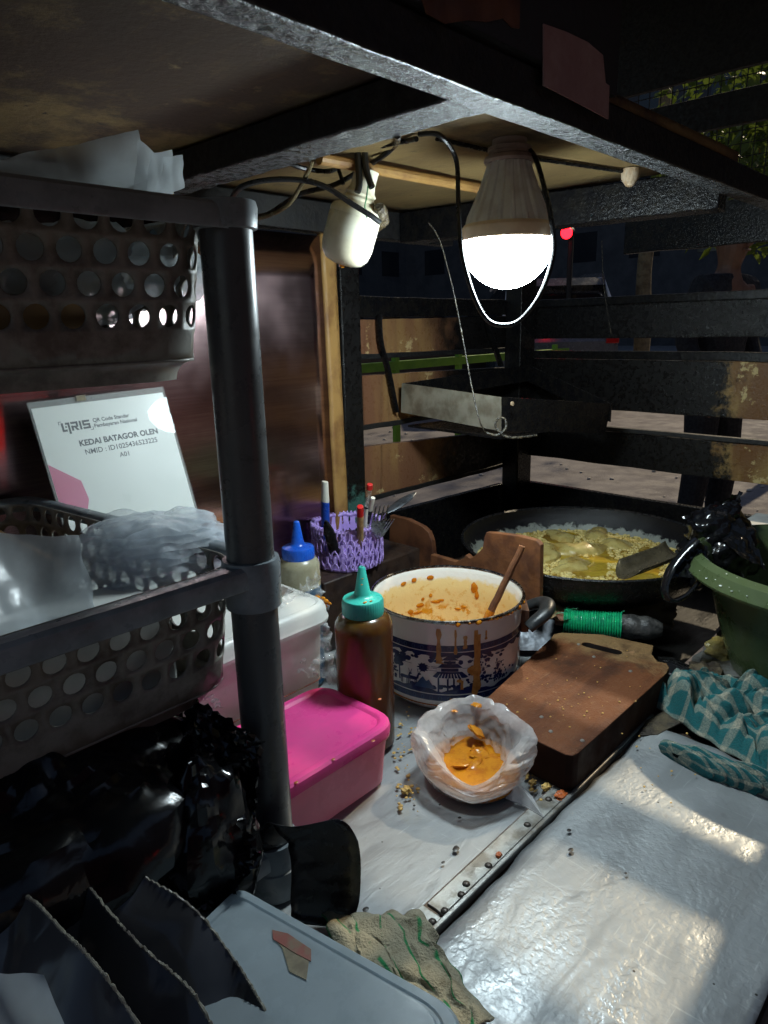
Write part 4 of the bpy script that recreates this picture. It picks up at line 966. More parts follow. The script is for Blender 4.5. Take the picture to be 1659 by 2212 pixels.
def board_mesh(name, z0, z1, mat, hole=True, ins=0.0, bev=.003):
    bm = bmesh.new(); cx_ = sum(p[0] for p in out)/len(out); cy_ = sum(p[1] for p in out)/len(out)
    o_ = [(p[0]+(cx_-p[0])*ins, p[1]+(cy_-p[1])*ins) for p in out]
    ov = [bm.verts.new((x, y, z1)) for x, y in o_]; es = [bm.edges.new((ov[i], ov[(i+1)%len(ov)])) for i in range(len(ov))]
    hv = [bm.verts.new((p.x, p.y, z1)) for p in slot]; es += [bm.edges.new((hv[i], hv[(i+1)%len(hv)])) for i in range(len(hv))]
    bmesh.ops.triangle_fill(bm, use_beauty=True, use_dissolve=False, edges=es)
    # drop triangles that fell into the slot
    cen_ = (s0_+s1_)/2
    for f in list(bm.faces):
        c_ = f.calc_center_median()
        if all(v in hv for v in f.verts): bm.faces.remove(f)
    r = bmesh.ops.extrude_face_region(bm, geom=bm.faces[:])
    for v in [g for g in r['geom'] if isinstance(g, bmesh.types.BMVert)]: v.co.z = z0
    bmesh.ops.recalc_face_normals(bm, faces=bm.faces)
    me = bpy.data.meshes.new(name); bm.to_mesh(me); bm.free()
    return put(name, me, mat, cb, bevel=bev)
o = board_mesh('block', .001, BZ, 'board_wood', bev=.0016); o.data.materials.append(MATS['board_side_shade'])
for f in o.data.polygons:
    if abs(f.normal.z) < .5: f.material_index = 1
simple('slot_shade', (.014,.007,.005), .7)  # near-black liner that paints the shade inside the handle slot
b = B(); n2 = len(slot); cs_ = (s0_+s1_)/2
vs2 = [(cs_.x+(p.x-cs_.x)*.985, cs_.y+(p.y-cs_.y)*.985, z) for z in (.0015, BZ-.0012) for p in slot]
b.add(vs2, [(i, (i+1)%n2, n2+(i+1)%n2, n2+i) for i in range(n2)]+[tuple(range(n2))]); b.build('slot_shade_liner', 'slot_shade', cb, smooth=False)
sc0 = None
for (u, v) in ((1088,1556),(1170,1549),(1190,1580),(1258,1600),(1362,1450),(1283,1419),(1250,1392)):
    p = az(u, v, BZ)
    if sc0 is None: b = B(); b.lathe([(0,.0012),(.0022,.0011),(.003,.0)], n=10); sc0 = b.build('nail_head', 'strip_metal', cb); o = sc0
    else: o = sc0.copy(); COL.objects.link(o)
    o.location = Vector((p.x, p.y, BZ))-cb.location

# ------------------------------------------------------------------ sauce bag
GC = Vector((.618,.446,0)); fg = -Vector((GC.x,GC.y,0)).normalized(); rg = Vector((-fg.y,fg.x,0)); rg = rg if rg.dot(right) > 0 else -rg
sbag = thing('sauce_bag', 'open white plastic bag of orange sauce on the counter', 'plastic bag', GC)
def bagpt(i, prof_t, low=False):
    a = 2*PI*i
    pts = [(.040,.001),(.054,.003),(.060,.010),(.062,.018),(.064,.026)] if low else [(.0655,.020),(.0700,.026),(.0725,.034),(.0730,.043),(.0715,.051),(.0690,.0575),(.0665,.0590),(.0625,.0570),(.0570,.0530),(.0530,.0450),(.0490,.0360),(.0430,.0260)]
    k = prof_t*(len(pts)-1); m = int(min(k, len(pts)-2)); f = k-m; r, z = lerp(pts[m][0], pts[m+1][0], f), lerp(pts[m][1], pts[m+1][1], f)
    ca, sa = math.cos(a), math.sin(a); up_ = min(1, z/.05)
    dia = 1/(abs(ca)**1.25+abs(sa)**1.25)**(1/1.25); r *= lerp(1, dia*1.12, up_*.8)
    if not low and prof_t > .5: r *= 1-.34*(prof_t-.5)*abs(sa)+.22*(prof_t-.5)*max(0,ca)
    lipz = (.018*max(0,-ca)-.016*max(0,ca)**2+.007*abs(sa)**4)*up_*(1-.4*(z < .03))
    q = Vector((ca*2.0, sa*2.0, z*40)); w = Vector((ca*1.1, sa*1.1, z*130+3*N3((ca*1.5,sa*1.5,0)))); w2 = Vector((ca*2.6+5, sa*2.6, z*170+4*N3((ca*2,sa*2,4))))
    h = .0040*(cell(q*.7, 1)-.35)+.0030*N3(w)+.0036*(cell(w*.8, 1)-.3)+.0016*(cell(w2, 1)-.3)
    r += h*(.15 if low else 1)
    return GC+fg*(r*ca)+rg*(r*sa)+Vector((0,0,max(.001, z+lipz*(.2 if low else 1)+h*(0 if low else .8))))
b = B(); b.grid(lambda i, j: bagpt(i, j, True), 120, 16, True); b.uv = None; b.build('lower_film', 'wrap_clear', sbag, angle=80)
b = B(); b.grid(lambda i, j: bagpt(i, j), 220, 90, True); b.uv = None; b.build('folded_rim', 'bag_white', sbag, angle=24)
b = B(); b.grid(lambda i, j: (lambda a: GC+(fg*math.cos(a)+rg*math.sin(a))*(max(.0004,[.038,.052,.0575,.059,.056,.044,.028,.012,.0004][int(round(j*8))]*(1+.04*math.sin(a*2+.5))))+Vector((0,0,.002+[0,.002,.008,.015,.021,.024,.0235,.025,.0245][int(round(j*8))])))(2*PI*i), 48, 8, True); b.uv = None
lab(b.build('sauce', 'sauce_orange', sbag), 'orange sauce pooled in the bag')
for k, (x, y, z, rx) in enumerate(((.004,.002,.025,.016),(-.016,.010,.026,.018),(-.036,.004,.044,.015),(-.056,.004,.070,.007),(-.046,-.026,.066,.006),(.012,-.014,.025,.012))):
    b = B(); pp = GC+fg*x+rg*y+Vector((0,0,z)); R_ = Matrix.Rotation(.5*k,3,'Z')@Matrix.Rotation(.3*(k%3),3,'X')
    b.grid(lambda i, j, k=k, rx=rx, pp=pp, R_=R_: (lambda d: pp+R_@(Vector((d.x, d.y*.75, d.z*.25))*rx*(1+.45*N3(d*1.5+Vector((k*3,0,0)))+.2*N3(d*4+Vector((k,0,0))))))(Vector((math.sin(PI*j)*math.cos(2*PI*i), math.sin(PI*j)*math.sin(2*PI*i), -math.cos(PI*j)))), 22, 12, True); b.uv = None; b.build('sauce_lump', 'sauce_orange', sbag)
b = B(); q0 = [az(1118,1690,.022), az(1092,1725,.004), az(1128,1740,.002), az(1176,1768,.002), az(1150,1722,.010)]
b.prism(q0, (0,0,.0012)); b.build('bag_corner', 'bag_white', sbag, smooth=False)

# ------------------------------------------------------------------ knife with twine handle, paper, debris behind the board
kn = thing('chopper', 'steel chopper with its handle bound in green twine behind the board', 'knife', az(1300,1370,.03))
K0, K1 = az(1200,1338,.056), az(1430,1360,.054); dk = (K1-K0)
b = B(); b.tube([K0+dk*t_ for t_ in (0,.06,.12,.2)], .010, 12); b.build('wood_grip', 'broken_wood', kn)
b = B(); n = 150; b.tube([K0+dk*lerp(.08,.62,k/n) for k in range(n+1)], lambda t: .0185+.0045*t+.0013*math.sin(t*140)+.001*N3((t*30,0,0)), 16); b.build('twine', 'twine_green', kn)
b = B(); b.tube([K0+dk*lerp(.60,1.0,k/14) for k in range(15)], lambda t: (.0205+.003*N3((t*5,2,0)))*(1 if t < .7 else 1-.45*(t-.7)/.3), 12); b.build('taped_end', 'tape_black', kn)
b = B(); rn = random.Random(2)
for k in range(26):
    p = K0+dk*rn.choice((.08,.10,.60,.63))+Vector((0,0,.014)); q = p+Vector((rn.uniform(-.012,.012), rn.uniform(-.02,.02), rn.uniform(-.012,.012))); b.tube([p, p.lerp(q,.5)+Vector((0,0,.004)), q], .0006, 4)
o = b.build('loose_fibres', 'twine_green', kn); o['kind'] = 'stuff'
bl = [az(u, v, z) for u, v, z in ((1105,1318,.06),(1215,1345,.045),(1205,1405,.012),(1110,1405,.010))]
b = B(); b.prism(bl, (.0,.003,.001)); b.build('blade', 'steel_dark', kn, smooth=False)
sheet('paper_bag', 'kraft_paper', [ad(1190,1290,1.22), ad(1330,1286,1.28), ad(1325,1338,1.20), ad(1180,1338,1.16)], 30, 18, .022, 24, 'crumpled brown paper under the front of the wok', 'paper', 5, .015, edge=.01)
sheet('paper_bag', 'kraft_paper', [ad(1335,1296,1.28), ad(1465,1294,1.32), ad(1450,1362,1.24), ad(1330,1356,1.20)], 30, 18, .024, 24, 'scorched crumpled paper right of the green twine handle', 'paper', 8, .02, edge=.01)
def lump(name, c, r, sc, mat, label, cat, seed=0, amp=.25, rot=0):
    b = B()
    def fn(i, j):
        a = 2*PI*i; t_ = PI*j; d = Vector((math.sin(t_)*math.cos(a), math.sin(t_)*math.sin(a), -math.cos(t_))); k = 1+amp*N3(d*2+Vector((seed,0,0)))+amp*.4*N3(d*6+Vector((seed,3,0)))
        m = max(abs(d.x), abs(d.y), abs(d.z)); d = d*(1/m*.5+.5)*k
        d = Vector((d.x*sc[0], d.y*sc[1], d.z*sc[2]))*r; d.rotate(Euler((0,0,rot))); return Vector(c)+d
    b.grid(fn, 28, 16, True); b.uv = None; return tag(b.build(name, mat), label, cat)
p = az(1525,1465,.012); lump('charred_block', (p.x,p.y,.012), .024, (1.5,1,.8), 'charred', 'charred wooden block under the torn metal strip', 'wood block', 1, .3, .4)
p = az(1560,1398,.025); lump('crumb_cake', (p.x,p.y,.02), .022, (1.4,1,.7), 'dumpling', 'golden crust lump beside the green basin', 'food scrap', 4, .35)
p = az(1462,1455,.018)
ck = thing('cleaver', 'black handled cleaver end lying beyond the cutting board', 'knife', p)
b = B(); q = [az(u, v, .03) for u, v in ((1432,1434),(1455,1424),(1492,1442),(1498,1470),(1470,1462),(1436,1452))]; b.prism(q, (0,0,-.022)); b.build('grip', 'handle_black', ck, bevel=.003)
b = B(); q = [az(u, v, .031) for u, v in ((1420,1420),(1452,1422),(1490,1440),(1486,1444),(1450,1430),(1424,1428))]; b.prism(q, (0,0,.002)); b.build('edge', 'steel', ck, smooth=False)
for k, (pts, lb) in enumerate((([(1520,1400),(1565,1385),(1660,1432),(1660,1470),(1560,1462),(1512,1430)], 'torn grey metal strip with a rivet beside the green basin'), ([(1496,1420),(1535,1398),(1520,1470),(1505,1485),(1478,1478)], 'dull metal plate between the cleaver and the charred block'), ([(1540,1500),(1580,1480),(1659,1490),(1680,1560),(1560,1540)], 'grey metal corner under the teal cloth'), ([(1395,1560),(1440,1535),(1480,1560),(1420,1590),(1380,1592)], 'stained wooden slip at the end of the serving flap'))):
    q = [az(u, v, .006+.008*(k == 0)) for u, v in pts]; b = B(); b.prism(q, (0,0,.003)); o = b.build('metal_offcut' if k < 3 else 'wood_slip', 'strip_metal' if k < 3 else 'charred', smooth=False, bevel=.0008); tag(o, lb, 'scrap')
p = az(1560,1420,.018); 

# ------------------------------------------------------------------ green basin
GB = Vector((1.155,.185,0)); 
bs = thing('basin', 'dark green plastic basin with a wide rolled rim', 'basin', GB)
GR, G0, G1 = .187, .014, .205
prof = [(0,G0),(GR*.60,G0),(GR*.66,G0+.006),(GR*.75,G0+.05),(GR*.82,G0+.095),(GR*.826,G0+.098),(GR*.90,G0+.150),(GR*.93,G1-.026),(GR*.95,G1-.020),(GR*1.08,G1-.028),(GR*1.09,G1-.024),(GR*1.05,G1-.006),(GR*.99,G1),(GR*.93,G1-.010),(GR*.86,G0+.14),(GR*.72,G0+.05),(GR*.60,G0+.010),(0,G0+.006)]
b = B(); b.lathe(prof, GB, 72); b.build('bowl', 'basin_green', bs)
b = B(); rn = random.Random(21)
for k in range(60):
    a = rn.uniform(2.2, 4.2); r = GR*rn.uniform(1.0,1.085); z = G1-.002-(r-GR)*.9
    p = GB+Vector((r*math.cos(a), r*math.sin(a), G1+.0002-max(0,(r-GR*.99))*1.0)); b.ball(p, rn.uniform(.0008,.0024), 6, 4, (1.3,1,.25))
o = b.build('flour_specks', 'paper_white', bs); o['kind'] = 'stuff'
b = B(); b.box((1.33,.02,.0),(1.45,.28,.16)); 
wp = thing('wrapped_block', 'white wrapped block standing behind the green basin', 'box', (1.39,.24,0)); 
b = B(); b.box((1.34,.10,-.008),(1.44,.375,.185)); b.build('box_body', 'white_foam', wp, bevel=.006)
for k in range(3):
    b = B(); b.box((1.338,.098,.05+.045*k),(1.340,.377,.0516+.045*k)); b.build('crease', 'strip_metal', wp)

# ------------------------------------------------------------------ black tied bag by the wok
kb = thing('tied_bag', 'knotted glossy black plastic bag between wok and green basin', 'plastic bag', az(1530,1200,.05))
KC = ad(1535,1140,1.16)
def crumple(b, c, rad, sc, seed, amp=.3, nu=64, nv=36, sharp=1., fine=1.):
    def fn(i, j):
        a = 2*PI*i; t_ = PI*j; d = Vector((math.sin(t_)*math.cos(a), math.sin(t_)*math.sin(a), -math.cos(t_)))
        q = d*1.6+Vector((seed*1.7,seed,0)); k = 1+amp*(N3(q)*1.0+(cell(q*1.1,1)-.35)*.7*sharp+fine*(.35*(cell(q*2.7,1)-.3)+.2*N3(q*5)))
        return Vector(c)+Vector((d.x*sc[0], d.y*sc[1], d.z*sc[2]))*(rad*k)
    b.grid(fn, nu, nv, True); b.uv = None
b = B(); crumple(b, KC+Vector((.03,-.01,-.045)), .062, (1.15,1.0,1.25), 3, .3); b.build('bag_body', 'black_film', kb, angle=60)
b = B(); crumple(b, KC, .036, (1.1,1.1,.95), 6, .22); b.build('knot', 'black_film', kb, angle=60)
sheet('tail', 'black_film', [ad(1475,1118,1.14), ad(1602,1062,1.16), ad(1598,1125,1.15), ad(1505,1150,1.13)], 22, 16, .010, 60, seed=2, parent=kb, edge=.006)
sheet('tail', 'black_film', [ad(1540,1150,1.13), ad(1600,1120,1.14), ad(1660,1235,1.10), ad(1600,1205,1.09)], 22, 16, .008, 60, seed=4, parent=kb, edge=.004)
b = B(); lp = spline([ad(u, v, 1.06) for u, v in ((1505,1165),(1480,1190),(1452,1225),(1436,1265),(1440,1292),(1462,1298),(1490,1280),(1512,1250),(1522,1215))], 6)
b.tube(lp, lambda t: .0085+.002*N3((t*9,1,0)), 10, True, .4); b.build('loop_handle', 'black_film', kb)
sheet('loop_fold', 'black_film', [ad(1500,1170,1.07), ad(1530,1180,1.07), ad(1520,1250,1.05), ad(1450,1245,1.06)], 16, 16, .008, 50, seed=7, parent=kb)

# ------------------------------------------------------------------ teal towel
tw = thing('towel', 'crumpled teal and cream checked cloth beside the cutting board', 'cloth', az(1560,1580,0))
T00, T10, T11, T01 = az(1392,1505,.012), az(1500,1462,.012), az(1820,1560,.012), az(1690,1700,.012)
def tfn(i, j):
    p = T00.lerp(T10, j).lerp(T01.lerp(T11, j), i)
    e = min(1, 5.5*min(i+.02, 1.0, j+.0, 1-j)); e = math.sin(min(1, max(0, e))*PI/2)
    q = Vector((i*4.2+.6*math.sin(j*5), j*2.6, 0)); h = .010+.026*abs(N3(q))**.8*1.5+.012*abs(N3(q*2.1+Vector((3,0,0))))+.006*(cell(q*2.2,1)-.3)+.002*N3(q*9)
    p = p+Vector((.012*N3(q*1.5+Vector((4,4,4))), .012*N3(q*1.5+Vector((8,1,4))), 0))
    return Vector((p.x, p.y, .008+max(0, h)*e*1.5))
b = B(); b.grid(tfn, 130, 100); b.build('cloth', 'towel_plaid', tw, angle=80, solid=.0015)
R0, R1 = az(1462,1636,.016), az(1690,1712,.016)
def rfn(i, j):
    a = 2*PI*i; p = R0.lerp(R1, j); r = .027*(.8+.55*N3((j*7,2,1)))*(1 if j > .08 else math.sqrt(max(.02, j/.08))); s_ = Vector((-.25,-1,0)).normalized()
    r *= 1+.22*N3((math.cos(a)*1.3, math.sin(a)*1.3, j*12))
    return p+Vector((0,.002,0))-s_*(r*1.7*math.cos(a))+Vector((0,0,r*.75*math.sin(a)+.002+.004*N3((j*16,a*.5,0))))
b = B(); b.grid(rfn, 26, 60, True); b.build('rolled_edge', 'towel_plaid', tw, angle=80)

# ------------------------------------------------------------------ clear tub, rag
tub = thing('storage_tub', 'frosted blue tub with a torn red and tan sticker at the front edge', 'container', (.2,.3,0))
A0, A1, A2 = az(505,1948,.098), az(880,2075,.098), az(960,2260,.098)
ctr = [Vector((.262,.43)), Vector((.302,.212)), Vector((.075,.165)), Vector((.05,.385))]
def tring(z, ins):
    c_ = sum((p for p in ctr), Vector((0,0)))/4; q = [tuple(p+(c_-p).normalized()*ins) for p in ctr]
    return [(p.x, p.y, z) for p in round_rect(0,0,0,0,[.012,.032,.03,.02],8,q)]
b = B(); loft(b, [tring(z, i) for z, i in ((.009,.026),(.013,.020),(.05,.014),(.088,.008))], True, False); b.build('body', 'tub_film', tub)
b = B(); loft(b, [tring(z, i) for z, i in ((.086,.004),(.085,.0005),(.090,-.001),(.096,.001),(.0985,.004),(.0985,.012),(.0970,.0135),(.0970,.016),(.1000,.018),(.1003,.022))], False, True); b.build('lid', 'tub_film', tub)
b = B(); b.prism([az(u, v, .1008) for u, v in ((588,2010),(622,2018),(672,2052),(672,2078),(640,2062),(590,2030))], (0,0,.0008)); b.build('sticker', 'sticker_red', tub, smooth=False)
b = B(); b.prism([az(u, v, .1006) for u, v in ((590,2024),(640,2058),(668,2072),(662,2118),(625,2100),(610,2050))], (0,0,.0006)); b.build('sticker', 'sticker_tan', tub, smooth=False)
rg_ = thing('rag', 'dirty grey rag with green stripes at the corner of the serving flap', 'cloth', az(900,2120,0))
Rc = [az(735,2000,.012), az(880,2000,.012), az(1050,2110,.012), az(1045,2300,.012), az(800,2330,.02)]
def ragf(i, j):
    a, b_, c_, d_ = az(690,2005,0), az(905,1998,0), az(1060,2240,0), az(860,2420,0)
    p = a.lerp(b_, i).lerp(d_.lerp(c_, i), j); q = Vector((i*4,j*4,3)); e = min(1, 7*min(1-i+.03, j+.03)); 
    p = p+Vector((.010*N3(q*1.6), .010*N3(q*1.6+Vector((3,3,3))), 0)); return Vector((p.x, p.y, .013+e*(.010+.010*abs(N3(q))+.005*(cell(q*1.5,1)-.3))))
b = B(); b.grid(ragf, 60, 60); b.build('cloth', 'rag_striped', rg_, angle=80, solid=.0015)

# ------------------------------------------------------------------ black carrier bag in the bottom tier, strap, pouches
bb = thing('carrier_bag', 'big crumpled black plastic bag bulging out of the bottom tier', 'plastic bag', (.2,.5,.02))
b = B(); crumple(b, (.145,.545,.130), .112, (1.42,.95,1.05), 12, .20, 90, 52, 1.0, .8); b.build('bag_body', 'black_film', bb, angle=24)
b = B(); crumple(b, (.258,.472,.112), .060, (.85,.75,1.5), 15, .22, 60, 40, 1.0, .9); b.build('bag_side', 'black_film', bb, angle=24)
def crinkle(name, corners, nu, nv, amp, sc, seed, bulge=0., edge=.01, mat='black_film', parent=None):
    """thin film with straight sharp folds: coarse facets, hard edges"""
    a_, b_, c_, d_ = [Vector(p) for p in corners]; nrm = ((b_-a_).cross(d_-a_)).normalized(); rn = random.Random(seed)
    def fn(i, j):
        p = (a_.lerp(b_, i)).lerp(d_.lerp(c_, i), j); q = p*sc+Vector((seed*3.1,seed,0))
        jit = Vector((rn.uniform(-1,1), rn.uniform(-1,1), rn.uniform(-1,1)))*edge*.28
        return p+nrm*(amp*((cell(q,1)-.3)*1.2+N3(q*1.3)*.8)+bulge*math.sin(PI*i)*math.sin(PI*j))+jit
    b = B(); b.grid(fn, nu, nv); b.uv = None
    b.f = [t_ for f in b.f for t_ in ((f[0],f[1],f[2]),(f[0],f[2],f[3]))]
    return b.build(name, mat, parent, angle=12)
crinkle('bag_mouth', [ad(395,1498,.66), ad(500,1556,.63), ad(574,1612,.62), ad(420,1680,.60)], 22, 16, .014, 38, 9, parent=bb)
crinkle('bag_fold', [ad(225,1850,.55), ad(520,1760,.59), ad(562,1850,.59), ad(470,1995,.56)], 32, 22, .018, 26, 5, .02, parent=bb)
crinkle('bag_fold', [ad(100,1690,.60), ad(380,1530,.66), ad(540,1650,.60), ad(250,1840,.56)], 36, 26, .018, 24, 14, .02, parent=bb)
crinkle('bag_fold', [ad(420,1560,.62), ad(566,1615,.62), ad(548,1790,.60), ad(440,1800,.58)], 22, 24, .014, 30, 17, .015, parent=bb)
sheet('clear_cover', 'wrap_clear', [ad(170,1580,.64), ad(400,1470,.72), ad(480,1525,.645), ad(250,1740,.565)], 40, 30, .012, 40, 'crinkled clear film over the black bag below the middle basket', 'plastic wrap', 21, .02, edge=.010)
# strap: ribbon over the rack foot and down to the counter
def ribbon(path, wid, name, mat, parent=None):
    P = spline(path, 8); n = len(P); vs = []; b = B()
    for i, p in enumerate(P):
        t_ = (P[min(i+1,n-1)]-P[max(i-1,0)]).normalized(); w = Vector((right.x,right.y,.0)).normalized(); w = (w-t_*w.dot(t_)*.5).normalized(); k = wid(i/(n-1))
        for s_ in range(7): f = -1+s_/3; vs.append(p+w*(k*f)+t_.cross(w)*(.004*(f*f-.5)+.002*N3((i*.3,f,0))))
    b.add(vs, [(i*7+k, i*7+k+1, i*7+8+k, i*7+7+k) for i in range(n-1) for k in range(6)]); return b.build(name, mat, parent, solid=.0012, angle=80)
o = ribbon([az(560,1835,.06), az(600,1800,.085), az(645,1782,.100), az(688,1800,.092), az(703,1850,.066), az(704,1910,.036), az(700,1960,.014), az(692,2000,.0035)], lambda t: lerp(.012, .033, min(1, t*2))*(1-.25*max(0,t-.8)*5*.6), 'strap', 'strap_black', bb)
lab(o, 'wide black bag handle looping onto the counter')
def pouch(top, dep, drop, label, seed, tint='pouch_film', red=False, thick=.012, back=-.24):
    P = spline([ad(u, v, d) for (u, v), d in zip(top, dep)], 8); T = thing('snack_pouch', label, 'pouch', P[len(P)//2]+Vector((0,0,-drop)))
    n = len(P); M_ = 14; dnv = Vector((0,0,-1)); away = Vector((fwd.x,fwd.y,0)).normalized()
    for sgn, nm in ((-1,'front_film'),(1,'back_film')):
        def fn(i, j, sgn=sgn):
            k = i*(n-1); a = int(min(k, n-2)); p = P[a].lerp(P[a+1], k-a); bul = thick*math.sin(PI*min(1, j*1.1))*math.sin(PI*(.1+.8*i)); q = p*26+Vector((seed,sgn,j*3))
            return p+dnv*(drop*j)+away*(sgn*(bul+.001)+back*j*.3+.012*(cell(q*.8,1)-.3)*j+.008*N3(q)*j)
        b = B(); b.grid(fn, 26, 9); b.uv = None; b.build(nm, tint, T, angle=18)
    b = B(); m = n*3; pts = []
    for k in range(m):
        f = k/(m-1)*(n-1); a = int(min(f, n-2)); pts.append(P[a].lerp(P[a+1], f-a)+Vector((0,0,.0005*math.sin(k*1.9)+.0030*N3((k*.33,seed,0)))))
    b.tube(pts, lambda t: .0011+.0009*abs(N3((t*40,seed,0))), 6, True, .8); b.build('crimped_edge', 'pouch_edge', T)
    if red:
        b = B(); q = [ad(u, v, d) for u, v, d in red]; b.tube(q, .0022, 6); b.build('red_print', 'red_print', T)
    return T
pouch([(255,1872),(330,1905),(420,1965),(500,2065),(560,2160),(610,2260)], [.52,.52,.51,.50,.48,.46], .085, 'dark foil pouch nearest the frosted tub', 1)
pouch([(150,1885),(190,1915),(240,1975),(300,2040),(370,2100),(420,2150),(470,2240)], [.50,.50,.48,.46,.45,.44,.43], .10, 'dark foil pouch, middle of the three below the black bag', 2)
pouch([(-40,1945),(40,1938),(75,1948),(130,2005),(190,2065),(250,2140),(320,2250)], [.47,.47,.46,.44,.42,.41,.40], .09, 'smoky foil pouch leaning against the pale bag', 3)
sheet('pale_bag', 'film_milky', [ad(-60,2095,.36), ad(95,2108,.36), ad(175,2290,.33), ad(-60,2300,.32)], 30, 30, .006, 20, 'pale folded plastic bag in the lower left corner', 'plastic bag', 2, .02)

# ------------------------------------------------------------------ payment sign on the white box
TL, TR_ = ay(58,870,.905), ay(352,835,.905)
ex = (TR_-TL).normalized(); SWd = (TR_-TL).length
lean = Vector((.012,-.30,-1)); lean = (lean-ex*lean.dot(ex)).normalized(); ez = -lean; ny = ex.cross(ez)
if ny.y > 0: ny = -ny
SH = (TL.z-.1935)/abs(lean.z)
sg = thing('payment_sign', 'white acrylic payment sign with black lettering leaning behind the middle basket', 'sign', TL+lean*SH)
def sp_(x, y, d=0.0): return TL+ex*x+lean*y+ny*d          # x right, y down from the top left corner, metres
def slab(x0, y0, x1, y1, d0, d1): return B().hexa([sp_(x0,y1,d0),sp_(x1,y1,d0),sp_(x1,y1,d1),sp_(x0,y1,d1),sp_(x0,y0,d0),sp_(x1,y0,d0),sp_(x1,y0,d1),sp_(x0,y0,d1)])
slab(.003,.008,SWd-.003,SH,-.0012,-.0006).build('printed_sheet', 'paper_white', sg, smooth=False)
slab(0,0,SWd,SH,-.0004,.0016).build('acrylic_front', 'acrylic', sg, smooth=False, bevel=.0004)
slab(0,0,SWd,SH,-.0034,-.0014).build('acrylic_back', 'acrylic', sg, smooth=False, bevel=.0004)
slab(.06,-.001,.072,.006,-.004,.002).build('tape_bit', 'sticker_tan', sg, smooth=False)
U = SWd/1170.0                                              # one unit of the enlarged view of the sign
def shape(polys, name, mat, d=-.00045):
    b = B()
    for P in polys: b.add([sp_(x*U, y*U, d) for x, y in P], [tuple(range(len(P)))])
    return b.build(name, mat, sg, smooth=False)
def R4(x, y, w, h): return [(x,y),(x+w,y),(x+w,y+h),(x,y+h)]
lx, ly, lh, lt = 205, 195, 72, 17
q_ = [R4(lx,ly,lt,lh), R4(lx+lt,ly+lh-lt,24,lt), R4(lx+16+lt,ly,50-16,lt), R4(lx+50,ly,lt,lh+22), R4(lx+29,ly+28,13,13)]
r_ = [R4(lx+76,ly,58,lt), R4(lx+76,ly+30,lt,lh-30), R4(lx+117,ly,lt,44), R4(lx+90,ly+34,40,13), [(lx+98,ly+46),(lx+118,ly+46),(lx+138,ly+lh),(lx+116,ly+lh)]]
i_ = [R4(lx+144,ly,lt,lh)]
s_ = [R4(lx+170,ly,62,lt), R4(lx+170,ly,lt,40), R4(lx+170,ly+28,62,lt), R4(lx+215,ly+28,lt,lh-28), R4(lx+170,ly+lh-lt,62,lt)]
br = [R4(lx-18,ly-14,26,5), R4(lx-18,ly-14,5,28), R4(lx+226,ly+lh+10,26,5), R4(lx+247,ly+lh-13,5,28)]
for nm, P in (('letter_q', q_), ('letter_r', r_), ('letter_i', i_), ('letter_s', s_), ('corner_brackets', br)): 
    o = shape(P, nm, 'print_dark')
    if nm == 'corner_brackets': o['kind'] = 'stuff'
def words(body, x, y, size, bold, align='LEFT', mat='print_dark'):
    me = text_mesh(body, size*U, bold*U, align)
    for v in me.vertices: v.co = sp_(x*U+v.co.x, y*U-v.co.y, -.00045)
    o = put('lettering', me, mat, sg); return o
words('QR Code Standar', 465, 222, 44, 1.2); words('Pembayaran Nasional', 465, 268, 44, 1.2)
words('KEDAI BATAGOR OLEN', 655, 400, 66, 2.6, 'CENTER'); words('NMID : ID1025436523225', 655, 474, 60, .9, 'CENTER'); words('A01', 655, 545, 56, .9, 'CENTER')
shape([[(20,500),(235,675),(255,830),(215,930),(20,930)]], 'pink_print', 'print_pink'); 
# ------------------------------------------------------------------ things in the baskets
zt = .655
sheet('plastic_bag', 'film_milky', [ad(-40,352,.56), ad(302,283,.62), ad(338,420,.60), ad(-40,430,.54)], 40, 26, .0022, 16, 'long folded milky plastic bag on top of the upper basket', 'plastic bag', 1, .012, edge=.004)
for k, (c4, lb) in enumerate(((((300,300),(336,332),(345,420),(290,420)), 'folded milky bag end behind the others in the upper basket'), (((325,330),(372,326),(378,420),(315,425)), 'middle folded milky bag end standing in the upper basket'), (((350,342),(396,337),(400,408),(350,425)), 'rightmost short milky bag end in the upper basket'))):
    sheet('plastic_bag', 'film_milky', [ad(u, v, .60-.008*k) for u, v in c4], 18, 18, .0022, 26, lb, 'plastic bag', 4+k, .004, edge=.002)
for k, (u, v, s_) in enumerate(((60,560,.07),(200,520,.07),(320,500,.05))):
    p = ad(u, v, .62); b = B(); crumple(b, (p.x, max(p.y,.60), .60), s_, (1.1,.9,.6), 30+k, .25, 40, 24); tag(b.build('plastic_bag', 'film_milky', angle=60), ('crumpled clear bag at the outer end of the upper basket','crumpled clear bag in the middle of the upper basket','small crumpled clear bag by the pole in the upper basket')[k], 'plastic bag')
b = B(); b.box((.0,.56,.530),(.26,.86,.578)); tag(b.build('cardboard_box', 'cardboard', bevel=.002), 'flat brown cardboard box lying in the upper basket', 'box')
